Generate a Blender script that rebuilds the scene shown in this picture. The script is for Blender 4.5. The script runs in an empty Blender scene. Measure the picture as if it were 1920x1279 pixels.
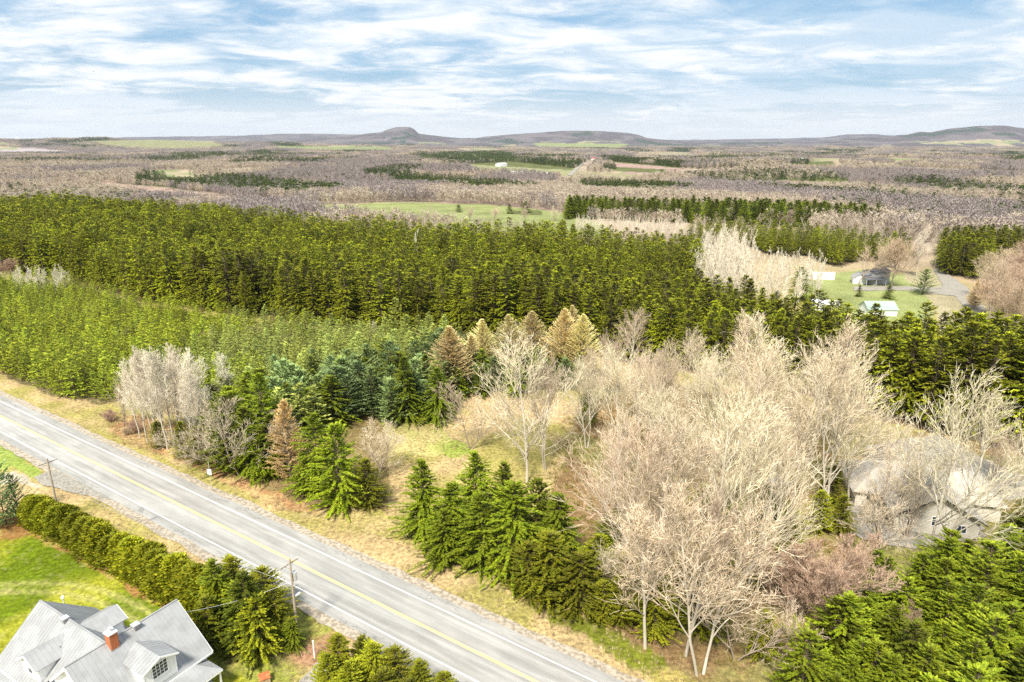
import bpy, math, random
import numpy as np
from mathutils import Vector, Matrix, Euler
R = math.radians
rng = np.random.default_rng(11)
random.seed(5)
SC = bpy.context.scene
COL = SC.collection

# ---------------------------------------------------------------- camera
H = 55.0; FP = 1280.0; YH = 262.0
PITCH = math.atan((639.5 - YH) / FP)
cam = bpy.data.cameras.new('camera'); co = bpy.data.objects.new('camera', cam); COL.objects.link(co)
cam.sensor_width = 36; cam.lens = 36 * FP / 1920; cam.clip_start = 1; cam.clip_end = 60000
co.location = (0, 0, H); co.rotation_euler = (R(90) - PITCH, 0, 0)
SC.camera = co

# ---------------------------------------------------------------- light
SUN_EL, SUN_AZ = 52, 200       # azimuth measured clockwise from +Y
sl = bpy.data.lights.new('sun', 'SUN'); sl.energy = 5.0; sl.angle = R(10); sl.color = (1, .94, .82)
so = bpy.data.objects.new('sun', sl); COL.objects.link(so)
dv = Vector((math.sin(R(SUN_AZ)) * math.cos(R(SUN_EL)), math.cos(R(SUN_AZ)) * math.cos(R(SUN_EL)), math.sin(R(SUN_EL))))
so.rotation_euler = dv.to_track_quat('Z', 'Y').to_euler()
VS = SC.view_settings
VS.view_transform = 'Standard'; VS.look = 'None'; VS.gamma = 1; VS.use_curve_mapping = False; VS.exposure = 0.70
SC.cycles.use_denoising = False
SC.cycles.max_bounces = 5; SC.cycles.diffuse_bounces = 3; SC.cycles.glossy_bounces = 2
SC.cycles.transmission_bounces = 2; SC.cycles.volume_bounces = 0; SC.cycles.transparent_max_bounces = 8
SC.cycles.sample_clamp_indirect = 4

W = bpy.data.worlds.new('World'); SC.world = W; W.use_nodes = True
nt = W.node_tree; N = nt.nodes; L = nt.links
for n in list(N): N.remove(n)
def nd(N, t, **k):
    n = N.new(t)
    for a, b in k.items(): setattr(n, a, b)
    return n
def math_(N, L, op, a, b=None, c=None, clamp=False):
    n = N.new('ShaderNodeMath'); n.operation = op; n.use_clamp = clamp
    for i, v in enumerate((a, b, c)):
        if v is None: continue
        if isinstance(v, (int, float)): n.inputs[i].default_value = v
        else: L.new(v, n.inputs[i])
    return n.outputs[0]
def mix_(N, L, f, a, b, mode='MIX'):
    n = N.new('ShaderNodeMix'); n.data_type = 'RGBA'; n.blend_type = mode
    for s, v in ((n.inputs[0], f), (n.inputs[6], a), (n.inputs[7], b)):
        if isinstance(v, (int, float)): s.default_value = v
        elif isinstance(v, tuple): s.default_value = (*v, 1) if len(v) == 3 else v
        else: L.new(v, s)
    return n.outputs[2]
def smooth_(N, L, v, a, b, lo=0., hi=1.):
    n = N.new('ShaderNodeMapRange'); n.interpolation_type = 'SMOOTHSTEP'
    L.new(v, n.inputs[0])
    for i, x in enumerate((a, b, lo, hi)): n.inputs[i + 1].default_value = x
    return n.outputs[0]
tc = nd(N, 'ShaderNodeTexCoord'); sp = nd(N, 'ShaderNodeSeparateXYZ'); L.new(tc.outputs['Generated'], sp.inputs[0])
zc = math_(N, L, 'ADD', math_(N, L, 'MAXIMUM', sp.outputs[2], 0.0), 0.10)
cx = math_(N, L, 'DIVIDE', sp.outputs[0], zc); cy = math_(N, L, 'DIVIDE', sp.outputs[1], zc)
cb = nd(N, 'ShaderNodeCombineXYZ'); L.new(cx, cb.inputs[0]); L.new(cy, cb.inputs[1])
def cnoise(scale, det, rough, loc, dist=0.0, sx=1.0, rz=0):
    mp = nd(N, 'ShaderNodeMapping'); mp.inputs['Location'].default_value = loc; mp.inputs['Scale'].default_value = (sx, 1, 1)
    mp.inputs['Rotation'].default_value = (0, 0, R(rz))
    L.new(cb.outputs[0], mp.inputs[0])
    n = nd(N, 'ShaderNodeTexNoise'); n.inputs['Scale'].default_value = scale; n.inputs['Detail'].default_value = det
    n.inputs['Roughness'].default_value = rough; n.inputs['Distortion'].default_value = dist
    L.new(mp.outputs[0], n.inputs['Vector']); return n.outputs[0]
sky = nd(N, 'ShaderNodeTexSky'); sky.sky_type = 'NISHITA'; sky.sun_disc = False
sky.sun_elevation = R(SUN_EL); sky.sun_rotation = R(SUN_AZ); sky.air_density = 1.1; sky.dust_density = .6
n1 = cnoise(.75, 9, .58, (3.1, 1.7, 0), .5, .85, 12)
n2 = cnoise(2.3, 9, .62, (7.3, 5.2, 0), .6, .8, -8)
n3 = cnoise(.5, 4, .5, (1.3, 9.2, 0), .3, .8, 0)
cv = math_(N, L, 'ADD', math_(N, L, 'MULTIPLY', n1, .72), math_(N, L, 'MULTIPLY', n2, .28))
cov = smooth_(N, L, cv, .37, .54)
lowband = smooth_(N, L, sp.outputs[2], .01, .085, .9, .0)
cov = math_(N, L, 'MAXIMUM', cov, lowband)
shade = math_(N, L, 'MAXIMUM', lowband, smooth_(N, L, math_(N, L, 'ADD', math_(N, L, 'MULTIPLY', n2, .55), math_(N, L, 'MULTIPLY', n3, .45)), .42, .60))
ccol = mix_(N, L, shade, (5.9, 7.4, 8.8), (10.2, 10.3, 10.4))
bcol = mix_(N, L, .55, sky.outputs[0], (2.0, 4.9, 8.2))
full = mix_(N, L, cov, bcol, ccol)
bg = nd(N, 'ShaderNodeBackground'); bg.inputs[1].default_value = .067; L.new(full, bg.inputs[0])
wo = nd(N, 'ShaderNodeOutputWorld'); L.new(bg.outputs[0], wo.inputs[0])

# ---------------------------------------------------------------- projection helpers (photo measurements -> metres)
cp, spi = math.cos(PITCH), math.sin(PITCH)
def G(px, py, z=0.0):
    u = (px - 960) / FP; v = -(py - 639.5) / FP
    d = (u, cp + v * spi, -spi + v * cp); t = (z - H) / d[2]
    return d[0] * t, d[1] * t
def P(x, y, z):
    dz = z - H
    f = y * cp - dz * spi; up = y * spi + dz * cp
    f = np.where(f < 1, 1e-6, f)
    return 960 + FP * x / f, 639.5 - FP * up / f
def top_h(pb, pt):
    x, y = G(*pb); v = -(pt - 639.5) / FP
    return H - y * math.tan(math.atan2(spi - v * cp, cp + v * spi))
def inpoly(px, py, poly):
    px = np.asarray(px); r = np.zeros(px.shape, bool); n = len(poly)
    for i in range(n):
        x0, y0 = poly[i]; x1, y1 = poly[(i + 1) % n]
        if y0 == y1: continue
        c = ((y0 > py) != (y1 > py)) & (px < (x1 - x0) * (py - y0) / (y1 - y0) + x0)
        r ^= c
    return r
def hsh(ix, iy, s):
    h = (ix.astype(np.int64) * 374761393 + iy.astype(np.int64) * 668265263 + s * 1442695041) & 0x7fffffff
    h = ((h ^ (h >> 13)) * 1274126177) & 0x7fffffff
    return ((h ^ (h >> 16)) & 0xffff) / 65535.0
def vnoise(x, y, s=0):
    ix = np.floor(x); iy = np.floor(y); fx = x - ix; fy = y - iy
    fx = fx * fx * (3 - 2 * fx); fy = fy * fy * (3 - 2 * fy)
    a = hsh(ix, iy, s); b = hsh(ix + 1, iy, s); c = hsh(ix, iy + 1, s); d = hsh(ix + 1, iy + 1, s)
    return (a * (1 - fx) + b * fx) * (1 - fy) + (c * (1 - fx) + d * fx) * fy
def fbm(x, y, s=0, o=4):
    r = 0; a = .5; t = 0
    for i in range(o):
        r = r + a * vnoise(x, y, s + i); t += a; a *= .5; x = x * 2.03 + 11.3; y = y * 2.03 + 5.7
    return r / t

# ---------------------------------------------------------------- terrain height
RP = ([0, 450, 700, 1200, 1800, 2500, 3300, 4500, 6500, 9000, 13000, 30000],
      [0, 0, -5, -20, -10, -6, -18, -34, -28, -16, -12, -12])
def skyprof(pts):
    ang = []; tn = []
    for x, y in pts:
        u = (x - 960) / FP; v = -(y - 639.5) / FP; c = cp + v * spi
        ang.append(math.atan2(u, c)); tn.append((-spi + v * cp) / math.hypot(u, c))
    return np.array(ang), np.array(tn)
RIDGES = [ # (distance, width, skyline in the photo)
    (6800, 1100, skyprof([(-900, 270), (-300, 263), (0, 260), (50, 262), (110, 258.5), (200, 258), (240, 261.5), (330, 263), (450, 266), (600, 270), (900, 276), (3000, 280)])),
    (11500, 1700, skyprof([(-900, 268), (300, 266), (560, 262), (640, 256), (690, 251), (715, 248), (728, 242.5), (742, 238.5), (757, 237.5), (769, 238), (777, 242), (784, 250.5), (800, 252.5), (830, 256.5), (860, 259), (890, 258.5), (940, 254), (1000, 249), (1060, 245.5), (1120, 246), (1170, 248.5), (1195, 252), (1215, 259), (1250, 263), (1300, 268), (1540, 266), (1580, 260), (1640, 257), (1700, 253), (1725, 247.5), (1745, 248), (1780, 241), (1835, 235.5), (1885, 236), (1930, 241), (2050, 246), (2300, 262), (3000, 264)])),
    (17500, 2200, skyprof([(-900, 262), (0, 261), (160, 259), (330, 256), (430, 255), (520, 251.5), (600, 250.5), (680, 253), (740, 258), (820, 262), (1200, 263), (1350, 262), (1450, 260), (1540, 257.5), (1590, 252.5), (1640, 251.5), (1700, 256), (1800, 261), (3000, 262)])),
]
def tz(x, y):
    r = np.hypot(x, y)
    z = np.interp(r, *RP)
    amp = np.interp(r, [0, 450, 800, 1600, 3000, 7000, 20000], [0, 0, 4, 11, 21, 26, 26])
    z = z + amp * (fbm(x / 620 + 3.1, y / 620 + 8.3, 5, 4) - .5) * 2 * np.clip((r - 450) / 400, 0, 1)
    z = z + (fbm(x / 7, y / 7, 9, 3) - .5) * .25 * np.clip((r - 40) / 20, 0, 1) * np.clip(1.6 - r / 900, 0, 1)
    ang = np.arctan2(x, y)
    for r0, w, (an, tn) in RIDGES:
        k = np.exp(-((r - r0) / w) ** 2)
        rz = H + r0 * np.interp(ang, an, tn) + (fbm(ang * 60, r / 900, 31, 3) - .5) * r0 * .0016
        z = np.where(rz > z, z + (rz - z) * k, z)
    return z

# ---------------------------------------------------------------- land cover, polygons in photo measurements of the ground
PL = [(-300, 495), (0, 508), (130, 525), (240, 562), (450, 592), (700, 628), (830, 624), (960, 642), (1120, 670), (1350, 708), (1560, 752), (1640, 786), (1920, 850), (2150, 900),
      (2150, 800), (1920, 772), (1700, 712), (1500, 665), (1430, 640), (1400, 612), (1310, 588), (1303, 497), (1000, 479), (575, 461), (545, 449), (400, 430), (200, 423), (0, 421), (-300, 418)]
YG = [(-300, 520), (0, 532), (130, 530), (240, 572), (450, 600), (700, 636), (830, 632), (850, 660), (800, 700), (640, 712), (560, 745), (470, 775), (400, 770), (330, 700), (262, 722), (240, 748), (190, 757), (100, 740), (0, 697), (-300, 640)]
FIELDS = [ # colour, polygon
    ((.30, .34, .15), [(165, 264), (300, 262), (400, 267), (430, 274), (330, 281), (210, 276)]),
    ((.27, .36, .12), [(500, 274), (730, 276), (745, 282), (560, 281)]),
    ((.48, .47, .42), [(0, 280), (60, 278.5), (135, 284), (60, 288), (0, 287)]),
    ((.30, .38, .14), [(1000, 268), (1180, 270), (1160, 279), (1010, 277)]),
    ((.36, .35, .20), [(1190, 284), (1300, 285), (1290, 292), (1200, 291)]),
    ((.33, .38, .17), [(868, 308), (960, 303), (1085, 317), (1060, 331), (960, 326), (890, 322)]),
    ((.36, .37, .19), [(1080, 321), (1200, 327), (1240, 333), (1170, 340), (1062, 336)]),
    ((.42, .33, .25), [(1110, 299), (1250, 312), (1335, 320), (1300, 331), (1170, 325), (1150, 312)]),
    ((.46, .40, .24), [(1512, 305), (1572, 300), (1582, 317), (1530, 316)]),
    ((.44, .37, .26), [(1430, 341), (1590, 338), (1585, 350), (1400, 350)]),
    ((.40, .36, .25), [(1280, 318), (1400, 315), (1390, 325), (1290, 328)]),
    ((.30, .38, .13), [(600, 384), (760, 379), (900, 383), (1040, 396), (1140, 425), (1130, 445), (900, 430), (700, 415), (540, 404)]),
    ((.43, .35, .24), [(190, 343), (300, 352), (430, 370), (560, 384), (560, 392), (400, 384), (280, 372), (190, 355)]),
    ((.33, .42, .14), [(1500, 512), (1620, 508), (1730, 516), (1740, 560), (1760, 640), (1500, 600)]),
    ((.42, .38, .22), [(1270, 415), (1520, 428), (1500, 445), (1290, 430)]),
    ((.44, .44, .24), [(1690, 516), (1760, 505), (1850, 570), (1900, 640), (1780, 640), (1740, 560)]),
]
CONIF = [ # density, polygon, spacing kind
    (.9, [(258, 330), (400, 332), (560, 345), (640, 355), (640, 372), (560, 378), (400, 360), (260, 346)]),
    (.95, [(690, 322), (860, 335), (1005, 352), (1020, 360), (880, 360), (760, 352), (680, 330)]),
    (.9, [(760, 290), (930, 285), (1000, 303), (1090, 309), (1070, 319), (960, 313), (800, 303)]),
    (.97, [(1082, 345), (1200, 344), (1290, 356), (1290, 365), (1160, 362), (1090, 360)]),
    (.97, [(1125, 295), (1280, 307), (1280, 316), (1135, 303)]),
    (.97, [(1135, 312), (1250, 318), (1250, 325), (1135, 320)]),
    (.5, [(1300, 333), (1450, 326), (1585, 330), (1585, 344), (1350, 350)]),
    (.8, [(1480, 305), (1565, 302), (1565, 312), (1480, 313)]),
    (.9, [(500, 266), (560, 268), (572, 275), (520, 274)]),
    (.8, [(1600, 372), (1760, 380), (1760, 388), (1640, 384)]),
    (.55, [(560, 408), (545, 398), (700, 404), (640, 414)]),
    (.35, [(960, 395), (1010, 395), (1010, 404), (960, 402)]),
]
SCAT = [ # scattered conifers in bare wood
    (.30, [(-200, 350), (0, 352), (130, 358), (250, 368), (360, 390), (250, 430), (-200, 425)]),
    (.2, [(1550, 355), (2100, 335), (2200, 420), (1700, 430), (1550, 400)]),
    (.30, [(1340, 285), (1500, 290), (1480, 330), (1280, 335), (1250, 320)]),
    (.09, [(0, 290), (1900, 290), (1900, 350), (0, 350)]),
]
PINEROW = [(1055, 408), (1350, 418), (1645, 432), (1655, 420), (1500, 404), (1200, 398), (1060, 395)]
PLR = [(1290, 462), (1400, 462), (1440, 478), (1520, 482), (1560, 500), (1600, 492), (1700, 490), (1712, 474), (1640, 470), (1560, 456), (1400, 446), (1295, 446)]      # spruce belt behind the grey house
PLR2 = [(1757, 512), (1800, 520), (1842, 524), (1852, 490), (1990, 486), (1990, 474), (1850, 468), (1765, 472)]

def patch(x, y):      # stands and meadows of the far land
    r = np.hypot(x, y); k = np.clip(r / 2600, .42, 1.6)
    return fbm(x / 520 + 40, y / 760 + 9, 91, 4) * .55 + fbm(x / 230 + 4, y / 300 + 7, 191, 3) * .45
def cover(x, y, z):
    """base colour of the ground sheet: grass, litter, soil by place"""
    r = np.hypot(x, y)
    j = np.clip(r / 120, .6, 12)
    nx = (fbm(x / (2.2 * j), y / (2.2 * j), 41, 3) - .5) * 3.2 * j ** .8; ny = (fbm(x / (2.2 * j), y / (2.2 * j), 47, 3) - .5) * 3.2 * j ** .8
    px, py = P(x + nx, y + ny, z)
    px0, py0 = P(x, y, z)
    n = x.shape[0]
    c = np.empty((n, 3))
    m1 = fbm(x / 9, y / 9, 3, 4); m2 = fbm(x / 2.5, y / 2.5, 13, 3); m3 = fbm(x / 90, y / 90, 23, 4)
    def mixc(a, b, t): return np.array(a)[None] * (1 - t[:, None]) + np.array(b)[None] * t[:, None]
    ss = lambda v, a, b: np.clip((v - a) / (b - a), 0, 1) ** 2 * (3 - 2 * np.clip((v - a) / (b - a), 0, 1))
    c[:] = mixc((.42, .31, .155), (.30, .26, .08), ss(m1, .38, .62))          # dry grass near
    c = c * (.8 + .4 * m2[:, None])
    far = ss(r, 230, 420)[:, None]
    wood = mixc((.27, .20, .165), (.34, .27, .20), ss(m3, .35, .65)) * (.8 + .4 * m1[:, None])
    c = c * (1 - far) + wood * far
    hill = ss(r, 3000, 8000)[:, None]
    hw = mixc((.085, .072, .082), (.14, .12, .125), ss(fbm(x / 210, y / 420, 77, 6), .40, .60))
    c = c * (1 - hill) + hw * hill
    # far patchwork of meadows and dark conifers over 3 km out
    cell = patch(x, y)
    c = np.where(((cell > .605) & (r > 1050) & (r < 9500))[:, None], mixc((.19, .22, .10), (.33, .27, .18), ss(m3, .42, .55)), c)
    c = np.where(((cell < .41) & (r > 3200) & (r < 12500))[:, None], np.array((.04, .06, .045))[None], c)
    def put(poly, col, vary=.25, soft=True, mm=None):
        nonlocal c
        m = inpoly(px if soft else px0, py if soft else py0, poly)
        k = (1 - vary / 2 + vary * m2)[:, None]
        colr = col if isinstance(col, np.ndarray) else np.array(col)[None]
        c = np.where(m[:, None], colr * k, c)
    for col, poly in FIELDS: put(poly, (col[0] * .72, col[1] * .63, col[2] * .72), .35, True)
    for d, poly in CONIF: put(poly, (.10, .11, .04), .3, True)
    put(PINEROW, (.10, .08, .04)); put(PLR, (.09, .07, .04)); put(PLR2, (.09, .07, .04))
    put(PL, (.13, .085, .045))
    put(YG, (.13, .11, .05))
    brown = mixc((.23, .15, .07), (.22, .20, .07), ss(m1, .38, .60))
    put([(1100, 690), (1640, 790), (1920, 855), (2100, 900), (2100, 1300), (1460, 1600), (1330, 1300), (1190, 1210), (1050, 1110), (1000, 960), (1060, 880)], brown, .5)
    put([(200, 800), (250, 780), (330, 790), (460, 850), (560, 930), (600, 968), (520, 950), (400, 890), (300, 850), (225, 822)], mixc((.36, .20, .09), (.40, .29, .13), ss(m2, .3, .7)), .5)
    put([(420, 760), (620, 740), (730, 790), (720, 960), (620, 970), (470, 900)], (.20, .15, .06), .5)
    put([(700, 775), (790, 800), (870, 825), (890, 850), (820, 858), (735, 845)], mixc((.24, .30, .05), (.40, .34, .14), ss(m1, .4, .7)), .3)
    put([(950, 1110), (1010, 1118), (1110, 1165), (1240, 1230), (1330, 1300), (1260, 1300), (1150, 1225), (1060, 1180)], mixc((.15, .165, .02), (.34, .27, .09), ss(m1, .42, .62)), .5)
    put([(600, 960), (700, 950), (760, 1000), (900, 1080), (980, 1130), (900, 1090), (760, 1020)], mixc((.32, .29, .07), (.44, .34, .15), ss(m1, .4, .6)), .4)
    # left, south of the road
    lawn = mixc((.12, .165, .008), (.27, .27, .025), ss(m1, .36, .62))
    lawn = lawn * (.85 + .3 * m2[:, None])
    put([(-500, 960), (0, 985), (60, 978), (130, 1010), (230, 1070), (330, 1135), (440, 1220), (520, 1300), (620, 1320), (640, 1500), (-500, 1700)], lawn, .15)
    put([(-500, 930), (0, 955), (70, 960), (180, 1035), (330, 1120), (430, 1185), (400, 1190), (300, 1140), (190, 1072), (110, 1022), (50, 1006), (0, 1010), (-500, 1000)], mixc((.28, .15, .05), (.34, .27, .07), ss(m2, .45, .7)), .4)
    put([(400, 1170), (560, 1130), (660, 1165), (625, 1215), (590, 1260), (520, 1275), (400, 1260)], mixc((.36, .20, .12), (.24, .25, .05), ss(m1, .45, .62)), .5)
    put([(-400, 800), (0, 832), (88, 880), (84, 896), (45, 890), (0, 872), (-400, 860)], (.24, .30, .06), .4)
    put([(-400, 862), (0, 882), (60, 896), (90, 912), (40, 912), (0, 900), (-400, 900)], (.42, .37, .28), .3)
    # worn track on the lawn
    tr = [G(*q) for q in ((-60, 1108), (0, 1104), (60, 1101), (120, 1103), (175, 1113), (225, 1133), (275, 1160), (330, 1195))]
    dist = np.full(n, 99.)
    for (x0, y0), (x1, y1) in zip(tr, tr[1:]):
        dx, dy = x1 - x0, y1 - y0; t = np.clip(((x - x0) * dx + (y - y0) * dy) / (dx * dx + dy * dy), 0, 1)
        dist = np.minimum(dist, np.hypot(x - x0 - t * dx, y - y0 - t * dy))
    tk = np.exp(-((dist - .85) / .45) ** 2) * .75
    tk = (np.clip(tk, 0, 1) * (.6 + .4 * m2))[:, None]
    c = c * (1 - tk) + np.array((.40, .36, .13))[None] * tk
    return np.clip(c, 0, 1)

# ---------------------------------------------------------------- materials
def mat(name, col=(.5, .5, .5), rough=.8, spec=.3, build=None, metal=0.0):
    m = bpy.data.materials.new(name); m.use_nodes = True; n = m.node_tree.nodes; l = m.node_tree.links
    b = n['Principled BSDF']; b.inputs['Base Color'].default_value = (*col, 1); b.inputs['Roughness'].default_value = rough
    b.inputs['Specular IOR Level'].default_value = spec; b.inputs['Metallic'].default_value = metal
    if build: build(n, l, b)
    return m
def noise_col(c1, c2, scale, detail=6, lo=.35, hi=.65, bump=0.0, coord='Object', stretch=None):
    def f(n, l, b):
        t = n.new('ShaderNodeTexCoord'); v = t.outputs[coord]
        if stretch:
            mp = n.new('ShaderNodeMapping'); mp.inputs['Scale'].default_value = stretch; l.new(v, mp.inputs[0]); v = mp.outputs[0]
        x = n.new('ShaderNodeTexNoise'); x.inputs['Scale'].default_value = scale; x.inputs['Detail'].default_value = detail; l.new(v, x.inputs['Vector'])
        f_ = smooth_(n, l, x.outputs[0], lo, hi); c = mix_(n, l, f_, c1, c2); l.new(c, b.inputs['Base Color'])
        if bump:
            bp = n.new('ShaderNodeBump'); bp.inputs['Strength'].default_value = 1; bp.inputs['Distance'].default_value = bump
            l.new(x.outputs[0], bp.inputs['Height']); l.new(bp.outputs[0], b.inputs['Normal'])
    return f
def leafmat(name, cols, trans=.14, rough=.65, objvar=.35, zcol=None):
    m = bpy.data.materials.new(name); m.use_nodes = True; n = m.node_tree.nodes; l = m.node_tree.links
    b = n['Principled BSDF']; b.inputs['Roughness'].default_value = rough; b.inputs['Specular IOR Level'].default_value = .25
    g = n.new('ShaderNodeNewGeometry'); o = n.new('ShaderNodeObjectInfo')
    mx = math_(n, l, 'ADD', math_(n, l, 'MULTIPLY', g.outputs['Random Per Island'], 1 - objvar), math_(n, l, 'MULTIPLY', o.outputs['Random'], objvar))
    rp = n.new('ShaderNodeValToRGB'); l.new(mx, rp.inputs[0]); e = rp.color_ramp.elements
    ps = np.linspace(.12, .88, len(cols)); e[0].position = ps[0]; e[0].color = (*cols[0], 1); e[1].position = ps[-1]; e[1].color = (*cols[-1], 1)
    for p_, c_ in zip(ps[1:-1], cols[1:-1]): q = e.new(p_); q.color = (*c_, 1)
    hs = n.new('ShaderNodeHueSaturation'); l.new(rp.outputs[0], hs.inputs['Color'])
    r2 = math_(n, l, 'FRACT', math_(n, l, 'MULTIPLY', o.outputs['Random'], 37.3))
    l.new(math_(n, l, 'ADD', math_(n, l, 'MULTIPLY', r2, .3 if 'twig' in name else .7), .88 if 'twig' in name else .62), hs.inputs['Value'])
    l.new(math_(n, l, 'ADD', math_(n, l, 'MULTIPLY', o.outputs['Random'], .035), .4825), hs.inputs['Hue'])
    l.new(hs.outputs[0], b.inputs['Base Color'])
    if trans:
        t = n.new('ShaderNodeBsdfTranslucent'); l.new(hs.outputs[0], t.inputs[0]); ms = n.new('ShaderNodeMixShader'); ms.inputs[0].default_value = trans
        l.new(b.outputs[0], ms.inputs[1]); l.new(t.outputs[0], ms.inputs[2]); l.new(ms.outputs[0], n['Material Output'].inputs[0])
    return m
M = {}
M['spruce'] = leafmat('dark_spruce_needles', [(.075, .10, .004), (.19, .215, .006), (.42, .40, .012)])
M['young'] = leafmat('young_spruce_needles', [(.12, .165, .008), (.27, .32, .014), (.48, .50, .04)], objvar=.3)
M['young2'] = leafmat('grey_green_fir_needles', [(.14, .18, .03), (.30, .34, .06), (.48, .51, .13)], objvar=.3)
M['pine'] = leafmat('blue_green_pine_needles', [(.12, .185, .045), (.22, .31, .09), (.38, .46, .20)])
M['green'] = leafmat('mid_green_spruce_needles', [(.055, .09, .004), (.14, .185, .006), (.30, .33, .012)])
M['lush'] = leafmat('bright_green_fir_needles', [(.08, .12, .005), (.18, .235, .008), (.36, .38, .015)])
M['cedar'] = leafmat('yellow_green_cedar_scales', [(.10, .13, .006), (.22, .235, .009), (.42, .38, .014)])
M['larch'] = leafmat('golden_larch_twigs', [(.62, .50, .20), (.78, .66, .31), (.90, .79, .43)], objvar=.35)
M['browntwig'] = leafmat('rusty_brown_larch_twigs', [(.50, .36, .14), (.64, .48, .20), (.76, .59, .28)], objvar=.2)
M['redtwig'] = leafmat('reddish_twigs', [(.38, .26, .18), (.50, .37, .26), (.62, .49, .36)], objvar=.3)
M['twig'] = leafmat('pale_beige_twigs', [(.46, .37, .24), (.64, .53, .38), (.82, .73, .55)], objvar=.35)
M['whitetwig'] = leafmat('whitish_poplar_twigs', [(.64, .56, .42), (.78, .71, .56), (.88, .82, .69)], objvar=.3)
M['fartwig'] = leafmat('brown_grey_far_twigs', [(.32, .26, .195), (.40, .33, .25), (.50, .42, .325)], objvar=.62)
M['farpur'] = leafmat('purple_grey_far_twigs', [(.21, .175, .165), (.27, .225, .21), (.33, .28, .255)], objvar=.6)
M['farcon'] = leafmat('far_conifer_needles', [(.05, .07, .012), (.09, .12, .018), (.16, .18, .03)], objvar=.5)
M['bark'] = mat('pale_grey_bark', build=noise_col((.44, .39, .31), (.66, .60, .50), 3, bump=.02, stretch=(1, 1, .3)))
M['darkbark'] = mat('dark_brown_bark', build=noise_col((.10, .075, .05), (.19, .14, .10), 3, bump=.02))
M['greybark'] = mat('grey_brown_bark', build=noise_col((.28, .22, .17), (.42, .35, .28), 3, bump=.02))
M['dead'] = leafmat('dry_grass_blades', [(.42, .30, .15), (.56, .43, .24), (.66, .54, .34)], trans=.2, objvar=.5)
M['grassg'] = leafmat('green_grass_blades', [(.11, .13, .015), (.20, .21, .025), (.40, .35, .10)], trans=.3, objvar=.5)
M['brush'] = leafmat('rusty_brush_stems', [(.28, .14, .08), (.38, .22, .13), (.50, .35, .22)], objvar=.4)

def ground_build(n, l, b):
    a = n.new('ShaderNodeAttribute'); a.attribute_name = 'cover'
    t = n.new('ShaderNodeTexCoord')
    def nz(sc, det=5, st=None):
        v = t.outputs['Object']
        if st: mp = n.new('ShaderNodeMapping'); mp.inputs['Scale'].default_value = st; l.new(v, mp.inputs[0]); v = mp.outputs[0]
        x = n.new('ShaderNodeTexNoise'); x.inputs['Scale'].default_value = sc; x.inputs['Detail'].default_value = det; x.inputs['Roughness'].default_value = .65
        l.new(v, x.inputs['Vector']); return x.outputs[0]
    f1 = smooth_(n, l, nz(1.6), .3, .7, .62, 1.36); f2 = smooth_(n, l, nz(.035, 6), .3, .7, .8, 1.2); f3 = smooth_(n, l, nz(7, 3), .3, .7, .75, 1.25)
    k = math_(n, l, 'MULTIPLY', math_(n, l, 'MULTIPLY', f1, f2), f3)
    v = n.new('ShaderNodeVectorMath'); v.operation = 'SCALE'; l.new(a.outputs['Color'], v.inputs[0]); l.new(k, v.inputs['Scale'])
    c2 = mix_(n, l, smooth_(n, l, nz(.6, 6), .52, .72, 0, .35), v.outputs[0], (.46, .36, .20))
    l.new(c2, b.inputs['Base Color'])
    bp = n.new('ShaderNodeBump'); bp.inputs['Distance'].default_value = .18; bp.inputs['Strength'].default_value = .8; l.new(nz(2.2, 6), bp.inputs['Height']); l.new(bp.outputs[0], b.inputs['Normal'])
M['ground'] = mat('meadow_soil_and_litter', rough=1, spec=.05, build=ground_build)

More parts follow.
